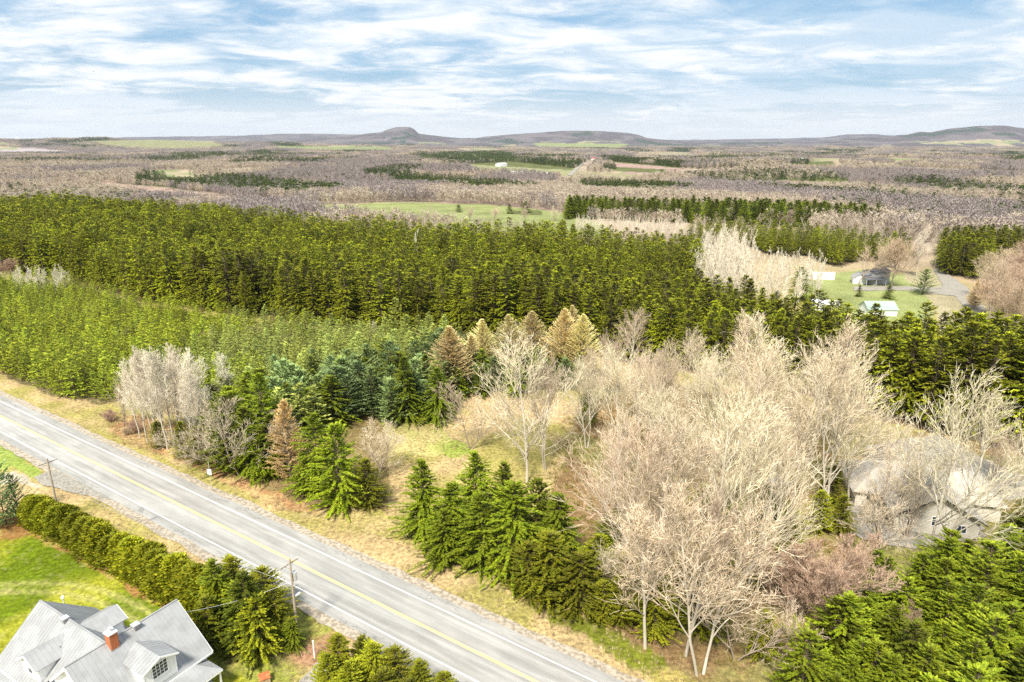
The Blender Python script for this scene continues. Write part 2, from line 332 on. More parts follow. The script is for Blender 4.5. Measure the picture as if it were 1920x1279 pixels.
def asphalt_build(n, l, b):
    t = n.new('ShaderNodeTexCoord')
    def nz(sc, det, st):
        mp = n.new('ShaderNodeMapping'); mp.inputs['Scale'].default_value = st; l.new(t.outputs['Object'], mp.inputs[0])
        x = n.new('ShaderNodeTexNoise'); x.inputs['Scale'].default_value = sc; x.inputs['Detail'].default_value = det; x.inputs['Roughness'].default_value = .6; l.new(mp.outputs[0], x.inputs['Vector']); return x.outputs[0]
    base = mix_(n, l, smooth_(n, l, nz(1.3, 3, (.03, 1, 1)), .35, .65), (.31, .30, .28), (.37, .36, .34))
    fine = smooth_(n, l, nz(14, 3, (1, 1, 1)), .3, .7, .88, 1.1)
    pat = smooth_(n, l, nz(.5, 4, (.4, 1, 1)), .4, .65, .93, 1.06)
    v = n.new('ShaderNodeVectorMath'); v.operation = 'SCALE'; l.new(base, v.inputs[0]); l.new(math_(n, l, 'MULTIPLY', fine, pat), v.inputs['Scale'])
    sy = n.new('ShaderNodeSeparateXYZ'); l.new(t.outputs['Object'], sy.inputs[0]); ab = math_(n, l, 'ABSOLUTE', sy.outputs[1])
    w1 = math_(n, l, 'ABSOLUTE', math_(n, l, 'SUBTRACT', math_(n, l, 'ABSOLUTE', math_(n, l, 'SUBTRACT', ab, 1.75)), .85))
    wear = smooth_(n, l, w1, .0, .45, 1.07, .95); v2 = n.new('ShaderNodeVectorMath'); v2.operation = 'SCALE'; l.new(v.outputs[0], v2.inputs[0]); l.new(math_(n, l, 'MULTIPLY', wear, smooth_(n, l, nz(.045, 3, (1, 8, 1)), .45, .55, .93, 1.05)), v2.inputs['Scale']); v = v2
    # cracks: thin dark lines where a stretched noise crosses its middle value, more of them near the edges
    cn = nz(.9, 6, (.35, 1, 1)); cr = math_(n, l, 'ABSOLUTE', math_(n, l, 'SUBTRACT', cn, .5)); cr = smooth_(n, l, cr, .004, .011, .0, 1)
    sx = n.new('ShaderNodeSeparateXYZ'); l.new(t.outputs['Object'], sx.inputs[0])
    edge = smooth_(n, l, math_(n, l, 'ABSOLUTE', sx.outputs[1]), 3.7, 4.2)
    gate = math_(n, l, 'MULTIPLY', edge, smooth_(n, l, nz(.12, 2, (1, .2, 1)), .42, .55))
    ck = math_(n, l, 'MULTIPLY', math_(n, l, 'SUBTRACT', 1.0, cr), gate)
    c = mix_(n, l, math_(n, l, 'MULTIPLY', ck, .75), v.outputs[0], (.10, .09, .08))
    l.new(c, b.inputs['Base Color'])
M['asphalt'] = mat('worn_pale_asphalt', rough=.9, spec=.2, build=asphalt_build)
M['gravel'] = mat('grey_gravel', rough=1, spec=.1, build=noise_col((.20, .185, .16), (.36, .33, .28), 3.5, 8, .35, .65, .03))
M['shoulder'] = mat('brown_grey_shoulder_gravel', rough=1, spec=.1, build=noise_col((.25, .21, .16), (.44, .38, .30), 2.2, 8, .35, .65, .03))
def paint(name, c, wear):
    def f(n, l, b):
        t = n.new('ShaderNodeTexCoord'); x = n.new('ShaderNodeTexNoise'); x.inputs['Scale'].default_value = 5; x.inputs['Detail'].default_value = 6; l.new(t.outputs['Object'], x.inputs['Vector'])
        l.new(mix_(n, l, smooth_(n, l, x.outputs[0], .52, .66, 0, wear), c, (.40, .39, .37)), b.inputs['Base Color'])
    return mat(name, c, .7, .3, f)
M['white_line'] = paint('worn_white_road_paint', (.86, .86, .84), .9)
M['yellow_line'] = paint('worn_yellow_road_paint', (.74, .54, .22), .9)

# ---------------------------------------------------------------- mesh helpers
def mesh_from(name, V, faces, mats, mi=None, smooth=False):
    """faces: list of int arrays (m,k) of equal corner number each"""
    me = bpy.data.meshes.new(name)
    V = np.asarray(V, np.float32); me.vertices.add(len(V)); me.vertices.foreach_set('co', V.ravel())
    faces = [np.asarray(f, np.int32) for f in faces if len(f)]
    li = np.concatenate([f.ravel() for f in faces]); tot = np.concatenate([np.full(len(f), f.shape[1], np.int32) for f in faces])
    st = np.concatenate([[0], np.cumsum(tot)[:-1]]).astype(np.int32)
    me.loops.add(len(li)); me.loops.foreach_set('vertex_index', li)
    me.polygons.add(len(tot)); me.polygons.foreach_set('loop_start', st); me.polygons.foreach_set('loop_total', tot)
    if mi is not None: me.polygons.foreach_set('material_index', np.asarray(mi, np.int32))
    if smooth: me.polygons.foreach_set('use_smooth', np.ones(len(tot), bool))
    for m in mats: me.materials.append(m)
    me.update(calc_edges=True)
    return me
def link(me, name, parent=None, loc=(0, 0, 0), rot=0, scale=None):
    o = bpy.data.objects.new(name, me); COL.objects.link(o); o.location = loc; o.rotation_euler = (0, 0, rot)
    if scale is not None: o.scale = scale
    if parent: o.parent = parent
    return o
def tag(o, label=None, cat=None, group=None, kind=None):
    if label: o['label'] = label
    if cat: o['category'] = cat
    if group: o['group'] = group
    if kind: o['kind'] = kind
    return o
def empty(name, loc, rot=0):
    o = bpy.data.objects.new(name, None); o.empty_display_size = .3; COL.objects.link(o); o.location = loc; o.rotation_euler = (0, 0, rot); return o
def prisms(segs, k=3, taper_tip=False):
    """segs (n,8): p0,p1,r0,r1 -> verts, quads"""
    S = np.asarray(segs, float); p0 = S[:, :3]; p1 = S[:, 3:6]; d = p1 - p0; d /= np.linalg.norm(d, axis=1)[:, None] + 1e-9
    ref = np.where(np.abs(d[:, 2:3]) > .9, np.array([[1., 0, 0]]), np.array([[0, 0, 1.]])); s = np.cross(d, ref); s /= np.linalg.norm(s, axis=1)[:, None]; t = np.cross(d, s)
    n = len(S); V = np.empty((n, 2, k, 3))
    for i in range(k):
        a = 2 * math.pi * i / k; o = s * math.cos(a) + t * math.sin(a)
        V[:, 0, i] = p0 + o * S[:, 6:7]; V[:, 1, i] = p1 + o * S[:, 7:8]
    b = (np.arange(n) * 2 * k)[:, None]; q = []
    for i in range(k): j = (i + 1) % k; q.append(np.stack([b[:, 0] + i, b[:, 0] + j, b[:, 0] + k + j, b[:, 0] + k + i], 1))
    return V.reshape(-1, 3), np.concatenate(q)
def ribbons(segs):
    S = np.asarray(segs, float); p0 = S[:, :3]; p1 = S[:, 3:6]; d = p1 - p0
    rd = rng.normal(size=p0.shape); s = np.cross(d, rd); s /= np.linalg.norm(s, axis=1)[:, None] + 1e-9
    V = np.stack([p0 - s * S[:, 6:7], p0 + s * S[:, 6:7], p1 + s * S[:, 7:8], p1 - s * S[:, 7:8]], 1)
    return V.reshape(-1, 3), np.arange(len(S) * 4).reshape(-1, 4)
def diamonds(B, D, S, l, w, tip=1.0):
    mid = B + D * (l * .45)[:, None]
    V = np.stack([B, mid + S * (w * .5)[:, None], B + D * l[:, None], mid - S * (w * .5)[:, None]], 1)
    return V.reshape(-1, 3), np.arange(len(B) * 4).reshape(-1, 4)
def unit(a): return a / (np.linalg.norm(a, axis=1)[:, None] + 1e-9)

def conifer(seed, h=1, rad=.2, whorls=26, per=9, spray=22, sl=.035, sw=.012, clear=.05, droop=.25, up=.1, power=.8, jit=.25, lean=.0, flat=.6, tipup=0.0, branch=True, boost=1.0, tj=.35):
    """returns crown verts/quads, branch segs, trunk segs for a tree of height h"""
    g = np.random.default_rng(seed)
    nb = whorls * per
    t = np.repeat(np.linspace(0, 1, whorls), per) + g.normal(0, tj / whorls, nb); t = np.clip(t, 0, .985)
    z0 = h * (clear + (1 - clear) * t * .985)
    az = np.tile(np.arange(per) * 2 * math.pi / per, whorls) + np.repeat(g.uniform(0, 6.28, whorls), per) + g.normal(0, .25 + (tj > .5) * 1.5, nb)
    prof = (1 - t) ** power * np.clip(.65 + 3.2 * t, 0, 1) + .012
    sect = 1 + .22 * np.sin(az * 2 + seed) + .15 * np.sin(az * 3 + seed * 1.7)
    Lb = h * rad * prof * sect * g.uniform(1 - jit * 1.5, 1 + jit, nb)
    out = np.stack([np.cos(az), np.sin(az), np.zeros(nb)], 1)
    side = np.stack([-np.sin(az), np.cos(az), np.zeros(nb)], 1)
    rise = up + .55 * t ** 3 + g.normal(0, .07, nb); dr = droop * (1 - t * .8)
    def pos(i, s):
        p = out[i] * (Lb[i] * s)[:, None]; p[:, 2] += z0[i] + Lb[i] * (rise[i] * s - dr[i] * s ** 2 + tipup * s ** 3); return p
    cnt = np.maximum(3, (spray * (Lb / (h * rad)) ** .55 * boost)).astype(int)
    i = np.repeat(np.arange(nb), cnt); m = len(i)
    s = g.uniform(.12, 1, m) ** .75
    B = pos(i, s)
    sg = np.sign(g.normal(size=m)); ang = g.uniform(.15, 1.1, m) * sg * (1.1 - .6 * s)
    D = out[i] * np.cos(ang)[:, None] + side[i] * np.sin(ang)[:, None]
    D[:, 2] += (rise[i] - 2 * dr[i] * s + 3 * tipup * s ** 2) * .8 + g.normal(0, .28, m) * (1 - flat * .5) - .08
    D = unit(D)
    wv = side[i] * np.cos(ang)[:, None] - out[i] * np.sin(ang)[:, None]; wv[:, 2] += g.normal(0, 1 - flat, m); wv = unit(np.cross(np.cross(D, wv), D))
    l = h * sl * g.uniform(.6, 1.35, m) * (1.1 - .4 * s); w = h * sw * g.uniform(.6, 1.4, m)
    V, Q = diamonds(B, D, wv, l, w)
    # leader tuft
    k = 14; zz = g.uniform(.94, 1, k) * h; a = g.uniform(0, 6.28, k)
    D2 = unit(np.stack([np.cos(a) * .5, np.sin(a) * .5, np.full(k, .9)], 1)); S2 = unit(np.cross(D2, g.normal(size=(k, 3))))
    V2, Q2 = diamonds(np.stack([0 * a, 0 * a, zz], 1), D2, S2, np.full(k, h * .03), np.full(k, h * sw * .7))
    Q = np.concatenate([Q, Q2 + len(V)]); V = np.concatenate([V, V2])
    ib = np.arange(nb); bs = []
    if branch:
        for a0, a1 in ((0, .5), (.5, .95)):
            q0 = pos(ib, np.full(nb, a0)); q1 = pos(ib, np.full(nb, a1))
            bs.append(np.concatenate([q0, q1, (h * .0028 * (1 - a0 * .6) * np.ones(nb))[:, None], (h * .0028 * (1 - a1 * .9) * np.ones(nb))[:, None]], 1))
    T = [(0, 0, h * a, 0, 0, h * b, h * .0125 * (1 - a) ** 1.3 + .0012, h * .0125 * (1 - b) ** 1.3 + .0008) for a, b in ((-.02, .25), (.25, .5), (.5, .75), (.75, 1.0))]
    return V, Q, (np.concatenate(bs) if bs else None), np.array(T)
def conifer_meshes(name, leaf, bark, seed, **k):
    V, Q, bs, T = conifer(seed, **k)
    vt, qt = prisms(T, 7)
    trunk = mesh_from(name + '_trunk', vt, [qt], [bark])
    if bs is not None:
        vb, qb = prisms(bs, 3); n0 = len(V); V = np.concatenate([V, vb]); F = [Q, qb + n0]; mi = [0] * len(Q) + [1] * len(qb)
    else: F = [Q]; mi = [0] * len(Q)
    crown = mesh_from(name + '_crown', V, F, [leaf, bark], mi)
    # one-piece version for masses
    n1 = len(V); whole = mesh_from(name + '_whole', np.concatenate([V, vt]), F + [qt + n1], [leaf, bark], mi + [1] * len(qt))
    return trunk, crown, whole

def rot_about(d, ang, g):
    """tilt direction d by ang about a random perpendicular axis"""
    rx, ry, rz = g.gauss(0, 1), g.gauss(0, 1), g.gauss(0, 1)
    dx, dy, dz = d
    k = rx * dx + ry * dy + rz * dz; rx -= k * dx; ry -= k * dy; rz -= k * dz
    q = math.sqrt(rx * rx + ry * ry + rz * rz) + 1e-9; c, s = math.cos(ang), math.sin(ang) / q
    return (dx * c + rx * s, dy * c + ry * s, dz * c + rz * s)
def nrm(d):
    q = math.sqrt(d[0] ** 2 + d[1] ** 2 + d[2] ** 2) + 1e-9; return (d[0] / q, d[1] / q, d[2] / q)
def bare(seed, h=1.0, stems=1, clear=.2, limbs=16, br=6, tw=5, fine=3, ang=(.5, .95), up=.10, lr=.42, sr=.42, trunk_r=.011, ftw=.0011, narrow=1.0, stemtilt=.18, curl=.12):
    g = random.Random(seed); big = []; mid = []; thin = []; fin = []
    def branch(p, d, L, r, lev, n):
        pts = [p]; ds = []
        for i in range(n):
            d = nrm((d[0] + g.gauss(0, curl), d[1] + g.gauss(0, curl), d[2] + g.gauss(0, curl) + up * (1 if lev else .3)))
            q = (p[0] + d[0] * L / n, p[1] + d[1] * L / n, p[2] + d[2] * L / n)
            r0 = r * (1 - .8 * i / n); r1 = r * (1 - .8 * (i + 1) / n)
            (big, mid, thin, fin)[min(lev, 3)].append((*p, *q, r0, r1)); p = q; pts.append(p); ds.append(d)
        return pts, ds
    def along(pts, ds, t):
        n = len(ds); x = min(t * n, n - 1e-4); i = int(x); f = x - i
        a, b = pts[i], pts[i + 1]
        return (a[0] + (b[0] - a[0]) * f, a[1] + (b[1] - a[1]) * f, a[2] + (b[2] - a[2]) * f), ds[i]
    for s in range(stems):
        az = g.uniform(0, 6.28); tl = stemtilt * (g.uniform(.5, 1.2) if stems > 1 else .15)
        d0 = nrm((math.cos(az) * tl, math.sin(az) * tl, 1)); hs = h * (g.uniform(.8, 1) if s else .98)
        base = (math.cos(az) * .012 * h * (stems > 1), math.sin(az) * .012 * h * (stems > 1), -.02 * h)
        tp, td = branch(base, d0, hs, h * trunk_r * (.75 if stems > 1 else 1), 0, 8)
        for i in range(max(5, int(limbs / (stems ** .5)))):
            t = clear + (1 - clear) * ((i + g.random()) / max(5, int(limbs / (stems ** .5)))) * .97
            p, d = along(tp, td, t); a = g.uniform(*ang) * (1.15 - .55 * t)
            dl = rot_about(d, a, g); Ll = h * lr * narrow * (1.12 - t) ** .6 * g.uniform(.75, 1.15)
            Ll = min(Ll, (h * 1.04 - p[2]) * 1.25 + .08 * h)
            lp, ld = branch(p, nrm((dl[0], dl[1], dl[2] + .15)), Ll, h * trunk_r * .46 * (1.15 - t), 1, 5)
            for j in range(br):
                t2 = .2 + .8 * (j + g.random()) / br; p2, d2 = along(lp, ld, t2)
                L2 = Ll * sr * (1.25 - t2 * .7) * g.uniform(.7, 1.2)
                bp, bd = branch(p2, rot_about(d2, g.uniform(.35, .8), g), L2, h * trunk_r * .19, 2, 3)
                for k in range(tw):
                    t3 = .15 + .85 * (k + g.random()) / tw; p3, d3 = along(bp, bd, t3)
                    L3 = L2 * .5 * g.uniform(.6, 1.2)
                    wp, wd = branch(p3, rot_about(d3, g.uniform(.3, .75), g), L3, h * ftw, 3, 2)
                    for f in range(fine):
                        p4, d4 = along(wp, wd, .2 + .75 * (f + g.random()) / fine)
                        d5 = rot_about(d4, g.uniform(.3, .8), g); d5 = nrm((d5[0], d5[1], d5[2] + .2)); L4 = L3 * .6 * g.uniform(.6, 1.2)
                        fin.append((*p4, p4[0] + d5[0] * L4, p4[1] + d5[1] * L4, p4[2] + d5[2] * L4, h * ftw * .75, h * ftw * .35))
    return big, mid, thin, fin
def bare_meshes(name, bark, twig, seed, **k):
    big, mid, thin, fin = bare(seed, **k)
    vt, qt = prisms(big, 8); trunk = mesh_from(name + '_trunk', vt, [qt], [bark])
    Vs = []; Fs = []; mi = []; n0 = 0
    for segs, kk, m_ in ((mid, 5, 0), (thin, 3, 1)):
        if not segs: continue
        v, q = prisms(segs, kk); Vs.append(v); Fs.append(q + n0); n0 += len(v); mi += [m_] * len(q)
    v, q = ribbons(fin); Vs.append(v); Fs.append(q + n0); n0 += len(v); mi += [1] * len(q)
    V = np.concatenate(Vs); F = np.concatenate(Fs)
    crown = mesh_from(name + '_crown', V, [F], [bark, twig], mi)
    whole = mesh_from(name + '_whole', np.concatenate([V, vt]), [F, qt + len(V)], [bark, twig], mi + [0] * len(qt))
    return trunk, crown, whole

# scattered masses through geometry nodes
def scatter(name, pts, sc, meshes, label, cat, rotz=None, kind='stuff', tilt=0.0, idx=None, scz=None):
    n = len(pts); me = bpy.data.meshes.new(name); me.vertices.add(n); me.vertices.foreach_set('co', np.asarray(pts, np.float32).ravel())
    pc = bpy.data.collections.new(name + '_forms')
    for i, m in enumerate(meshes): pc.objects.link(bpy.data.objects.new('%s_form_%02d' % (name, i), m))
    a = me.attributes.new('idx', 'INT', 'POINT'); a.data.foreach_set('value', (rng.integers(0, len(meshes), n) if idx is None else idx).astype(np.int32))
    rt = np.zeros((n, 3), np.float32); rt[:, 2] = rng.uniform(0, 6.283, n) if rotz is None else rotz
    if tilt: rt[:, :2] = rng.normal(0, tilt, (n, 2))
    a = me.attributes.new('rt', 'FLOAT_VECTOR', 'POINT'); a.data.foreach_set('vector', rt.ravel())
    s3 = np.stack([sc, sc, sc if scz is None else scz], 1).astype(np.float32)
    a = me.attributes.new('sc', 'FLOAT_VECTOR', 'POINT'); a.data.foreach_set('vector', s3.ravel())
    ng = bpy.data.node_groups.new(name + '_nodes', 'GeometryNodeTree')
    ng.interface.new_socket('Geometry', in_out='INPUT', socket_type='NodeSocketGeometry'); ng.interface.new_socket('Geometry', in_out='OUTPUT', socket_type='NodeSocketGeometry')
    nn, ll = ng.nodes, ng.links
    gi = nn.new('NodeGroupInput'); go = nn.new('NodeGroupOutput'); mp_ = nn.new('GeometryNodeMeshToPoints'); ip = nn.new('GeometryNodeInstanceOnPoints')
    ci = nn.new('GeometryNodeCollectionInfo'); ci.inputs[0].default_value = pc; ci.inputs[1].default_value = True; ci.inputs[2].default_value = True
    def at(nm, ty): q = nn.new('GeometryNodeInputNamedAttribute'); q.data_type = ty; q.inputs[0].default_value = nm; return q.outputs[0]
    er = nn.new('FunctionNodeEulerToRotation'); ll.new(at('rt', 'FLOAT_VECTOR'), er.inputs[0])
    ll.new(gi.outputs[0], mp_.inputs[0]); ll.new(mp_.outputs[0], ip.inputs['Points']); ll.new(ci.outputs[0], ip.inputs['Instance']); ip.inputs['Pick Instance'].default_value = True
    ll.new(at('idx', 'INT'), ip.inputs['Instance Index']); ll.new(er.outputs[0], ip.inputs['Rotation']); ll.new(at('sc', 'FLOAT_VECTOR'), ip.inputs['Scale'])
    ll.new(ip.outputs[0], go.inputs[0])
    o = bpy.data.objects.new(name, me); COL.objects.link(o); md = o.modifiers.new('scatter', 'NODES'); md.node_group = ng
    tag(o, label, cat, None, kind); return o

# ---------------------------------------------------------------- ground sheet
def make_ground():
    rr = np.concatenate([[0.0, 15, 30], np.arange(38, 262, .95), 262 * 1.0125 ** np.arange(1, 375)])
    rr = rr[rr < 26500]; rr = np.append(rr, 27500)
    aa = np.concatenate([np.arange(-180, -44, 4.), np.arange(-44, 44.01, .2), np.arange(48, 180, 4.)])
    nr, na = len(rr), len(aa)
    Rg, Ag = np.meshgrid(rr, R(1) * aa, indexing='ij'); x = (Rg * np.sin(Ag)).ravel(); y = (Rg * np.cos(Ag)).ravel()
    z = tz(x, y)
    i, j = np.meshgrid(np.arange(nr - 1), np.arange(na), indexing='ij'); j2 = (j + 1) % na
    q = np.stack([i * na + j, (i + 1) * na + j, (i + 1) * na + j2, i * na + j2], -1).reshape(-1, 4)[:, ::-1]
    me = mesh_from('ground', np.stack([x, y, z], 1), [q], [M['ground']], smooth=True)
    c = cover(x, y, z); at = me.color_attributes.new('cover', 'FLOAT_COLOR', 'POINT')
    at.data.foreach_set('color', np.concatenate([c, np.ones((len(c), 1))], 1).astype(np.float32).ravel())
    tag(link(me, 'ground'), 'rolling ground of grass, woodland floor and far fields', None, None, 'structure')
make_ground()

# ---------------------------------------------------------------- road
ax, ay = G(0, 780.5); bx, by = G(640, 1099)
RA = math.atan2(by - ay, bx - ax)
def road_pt(s, t, z=0): # s along from the left measuring point, t across (+ = far side)
    return (ax + s * math.cos(RA) - t * math.sin(RA), ay + s * math.sin(RA) + t * math.cos(RA), z)
def strip(name, m, t0, t1, z, s0=-420, s1=330, wob=0.0, label=None, kind='structure', thick=None):
    n = 500 if wob else 60
    s = np.linspace(s0, s1, n); w0 = t0 + wob * (fbm(s / 3, s * 0, 61, 3) - .5) * 2; w1 = t1 + wob * (fbm(s / 3, s * 0 + 9, 67, 3) - .5) * 2
    V = np.concatenate([np.stack([s, w0, s * 0 + z], 1), np.stack([s, w1, s * 0 + z], 1)]); k = np.arange(n - 1)
    q = np.stack([k, k + 1, k + 1 + n, k + n], 1)
    me = mesh_from(name, V, [q], [m]); o = link(me, name, None, (ax, ay, 0), RA); tag(o, label, None, None, kind); return o
strip('road_shoulder', M['shoulder'], -6.3, 6.6, .135, wob=.45, label='brown gravel shoulder along both sides of the road')
strip('road', M['asphalt'], -4.95, 5.25, .15, wob=.14, label='two lane worn pale grey asphalt road running diagonally')
strip('road_marking', M['white_line'], -3.52, -3.36, .156, label='white edge line on the house side of the road')
strip('road_marking', M['white_line'], 3.40, 3.56, .156, label='white edge line on the forest side of the road')
strip('road_marking', M['yellow_line'], -.20, -.04, .156, label='solid yellow centre line nearer the house')
strip('road_marking', M['yellow_line'], .05, .21, .156, label='solid yellow centre line nearer the forest')

def sheet(name, poly, m, z, label, edge=.4):
    pts = [G(*q) for q in poly]; out = []
    for (x0, y0), (x1, y1) in zip(pts, pts[1:] + pts[:1]):
        d = math.hypot(x1 - x0, y1 - y0); k = max(1, int(d / 1.0))
        for i in range(k): out.append((x0 + (x1 - x0) * i / k + random.uniform(-edge, edge) * .5, y0 + (y1 - y0) * i / k + random.uniform(-edge, edge) * .5, z))
    import bmesh
    bm = bmesh.new(); f = bm.faces.new([bm.verts.new(p) for p in out]); bmesh.ops.triangulate(bm, faces=[f]); bm.normal_update()
    for f in bm.faces:
        if f.normal.z < 0: f.normal_flip()
    me = bpy.data.meshes.new(name); bm.to_mesh(me); bm.free(); me.materials.append(m)
    return tag(link(me, name), label, None, None, 'structure')
sheet('driveway', [(62, 897), (92, 884), (110, 885), (215, 937), (150, 928), (110, 918), (75, 908)], M['gravel'], .143, 'grey gravel driveway mouth beside the pole and hedge')
sheet('driveway', [(545, 1300), (590, 1250), (612, 1236), (660, 1260), (720, 1330), (560, 1400)], M['gravel'], .14, 'gravel driveway at the bottom edge by the white marker post')
sheet('driveway', [(1560, 995), (1600, 900), (1625, 835), (1760, 815), (1880, 880), (1960, 905), (1960, 935), (1860, 940), (1840, 1010), (1700, 1030)], M['gravel'], .14, 'grey gravel yard around the beige roofed house', 1.0)
sheet('driveway', [(1560, 752), (1640, 768), (1740, 782), (1740, 790), (1640, 776), (1560, 760)], M['gravel'], .14, 'pale gravel lane seen between the spruce trunks')
sheet('country_lane', [(1750, 505), (1762, 504), (1815, 540), (1850, 585), (1822, 590), (1790, 556), (1745, 551), (1700, 545), (1700, 538), (1752, 540), (1768, 537)], M['gravel'], .16, 'pale grey lane past the dark grey house', .8)
sheet('farm_yard', [(1600, 538), (1705, 537), (1705, 545), (1600, 546)], M['gravel'], .15, 'grey gravel yard in front of the dark grey house', .6)

# ---------------------------------------------------------------- tree forms
F = {}
F['spruce'] = [conifer_meshes('mature_spruce', M['spruce'], M['darkbark'], 10 + i, rad=.18 + .02 * i, whorls=28, per=9, spray=24, sl=.032, sw=.0135, clear=.1, droop=.34, up=.2, power=.56, tj=.8, jit=.3, boost=1.1) for i in range(5)]
F['spruce_far'] = [conifer_meshes('distant_spruce', M['spruce'], M['darkbark'], 30 + i, rad=.18 + .02 * i, whorls=18, per=8, spray=13, sl=.044, sw=.020, clear=.12, droop=.32, up=.2, power=.56, jit=.3, branch=False) for i in range(4)]
F['young'] = [conifer_meshes('young_spruce', M['young'], M['darkbark'], 50 + i, rad=.31 + .02 * i, whorls=13, per=7, spray=11, sl=.08, sw=.028, clear=.04, droop=.1, up=.28, power=.85, branch=False) for i in range(4)]
F['young2'] = [conifer_meshes('young_fir', M['young2'], M['darkbark'], 60 + i, rad=.31 + .02 * i, whorls=13, per=7, spray=11, sl=.08, sw=.028, clear=.04, droop=.1, up=.3, power=.85, branch=False) for i in range(3)]
F['pine'] = [conifer_meshes('blue_pine', M['pine'], M['darkbark'], 70 + i, rad=.42, whorls=17, per=8, spray=70, sl=.045, sw=.014, clear=.06, droop=.02, up=.22, power=.62, jit=.35, flat=.35, tipup=.12) for i in range(3)]
F['near'] = [conifer_meshes('roadside_spruce', M['green'], M['darkbark'], 80 + i, rad=.34 + .025 * i, whorls=30, per=11, spray=80, sl=.034, sw=.0115, clear=.02, droop=.34, up=.18, power=.72, jit=.36, tj=.9, boost=1.15) for i in range(4)]
F['lush'] = [conifer_meshes('bright_fir', M['lush'], M['darkbark'], 90 + i, rad=.37 + .03 * i, whorls=24, per=10, spray=80, sl=.038, sw=.0130, clear=.02, droop=.18, up=.26, power=.7, jit=.3, tj=.6) for i in range(5)]
F['cedar'] = [conifer_meshes('wild_cedar', M['cedar'], M['darkbark'], 110 + i, rad=.31 + .03 * i, whorls=30, per=11, spray=66, sl=.034, sw=.012, clear=.02, droop=.1, up=.34, power=.62, jit=.2, tj=.9, flat=.15) for i in range(4)]
F['larch'] = [conifer_meshes('golden_larch', M['larch'], M['greybark'], 130 + i, rad=.29 + .02 * i, whorls=44, per=13, spray=95, sl=.026, sw=.0036, clear=.08, droop=.02, up=.8, power=1.0, jit=.1, flat=.0, tj=3.0) for i in range(3)]
F['blarch'] = [conifer_meshes('brown_larch', M['browntwig'], M['greybark'], 140, rad=.33, whorls=40, per=12, spray=95, sl=.03, sw=.0042, clear=.04, droop=.05, up=.6, power=.75, jit=.2, flat=.0, tj=3.0)]
F['big'] = [bare_meshes('bare_maple', M['bark'], M['twig'], 200 + i, stems=1 + i % 2, clear=.16, limbs=26, br=9, tw=5, fine=2, lr=.62, ang=(.35, 1.1), up=.05, ftw=.00125, curl=.06) for i in range(4)]
F['poplar'] = [bare_meshes('bare_poplar', M['bark'], M['whitetwig'], 220 + i, stems=1, clear=.25, limbs=36, br=7, tw=5, fine=2, lr=.36, ang=(.3, .7), up=.08, ftw=.0013, trunk_r=.0075, curl=.07, narrow=.9) for i in range(3)]
F['tall'] = [bare_meshes('tall_bare_tree', M['bark'], M['twig'], 225 + i, stems=1 + i % 2, clear=.25, limbs=32, br=8, tw=5, fine=2, lr=.42, ang=(.3, .8), up=.06, ftw=.0012, trunk_r=.0085, curl=.06) for i in range(2)]
F['small'] = [bare_meshes('small_bare_tree', M['greybark'], M['twig'], 240 + i, stems=2 + i, clear=.12, limbs=28, br=7, tw=5, fine=2, lr=.5, up=.06, ftw=.0018, stemtilt=.35, curl=.09) for i in range(2)]
F['red'] = [bare_meshes('reddish_bush', M['greybark'], M['redtwig'], 250 + i, stems=9, clear=.06, limbs=60, br=7, tw=6, fine=4, lr=.42, up=.14, ftw=.0019, trunk_r=.008, stemtilt=.5) for i in range(2)]
F['midbare'] = [bare_meshes('woodland_bare_tree', M['bark'], M['fartwig'], 260 + i, stems=1, clear=.2, limbs=12, br=5, tw=3, fine=2, lr=.34, ang=(.35, .75), up=.14, ftw=.0032, trunk_r=.009, narrow=.9) for i in range(4)]
F['midwhite'] = [bare_meshes('pale_bare_tree', M['bark'], M['whitetwig'], 270 + i, stems=1 + i, clear=.15, limbs=14, br=5, tw=4, fine=2, lr=.27, ang=(.3, .6), up=.16, ftw=.0022, trunk_r=.009) for i in range(2)]
F['round'] = [bare_meshes('round_maple', M['greybark'], M['redtwig'], 280 + i, stems=1, clear=.2, limbs=34, br=8, tw=5, fine=3, lr=.62, ang=(.5, 1.2), up=.06, ftw=.0018, trunk_r=.012) for i in range(2)]
def hazebare(seed, m1, m2):      # low-cost bare tree for the far woods
    g = np.random.default_rng(seed); n = 80
    az = g.uniform(0, 6.28, n); t = g.uniform(.18, .92, n); B = np.stack([np.cos(az) * .02, np.sin(az) * .02, t], 1)
    B[:, :2] *= (1 + 5 * g.uniform(0, 1, n))[:, None]
    D = unit(np.stack([np.cos(az) * g.uniform(.3, 1, n), np.sin(az) * g.uniform(.3, 1, n), g.uniform(.6, 1.3, n)], 1)); S = unit(np.cross(D, g.normal(size=(n, 3))))
    l = .34 * g.uniform(.6, 1.2, n) * np.clip(1.25 - t, .3, 1); V, Q = diamonds(B, D, S, l, .034 * g.uniform(.5, 1.3, n))
    vt, qt = prisms([(0, 0, -.05, 0, 0, .5, .011, .008), (0, 0, .5, .01, 0, .95, .008, .002)], 3)
    return mesh_from('far_bare_form', np.concatenate([V, vt]), [Q, qt + len(V)], [m1, m2], [0] * len(Q) + [1] * len(qt))
FB = [hazebare(300 + i, M['fartwig'] if i % 2 else M['farpur'], M['greybark']) for i in range(6)]
def farcon(seed):
    V, Q, bs, T = conifer(seed, rad=.18, whorls=8, per=6, spray=4, sl=.13, sw=.075, clear=.08, droop=.3, up=.1, power=.7, branch=False)
    return mesh_from('far_conifer_form', V, [Q], [M['farcon']])
FC = [farcon(320 + i) for i in range(3)]
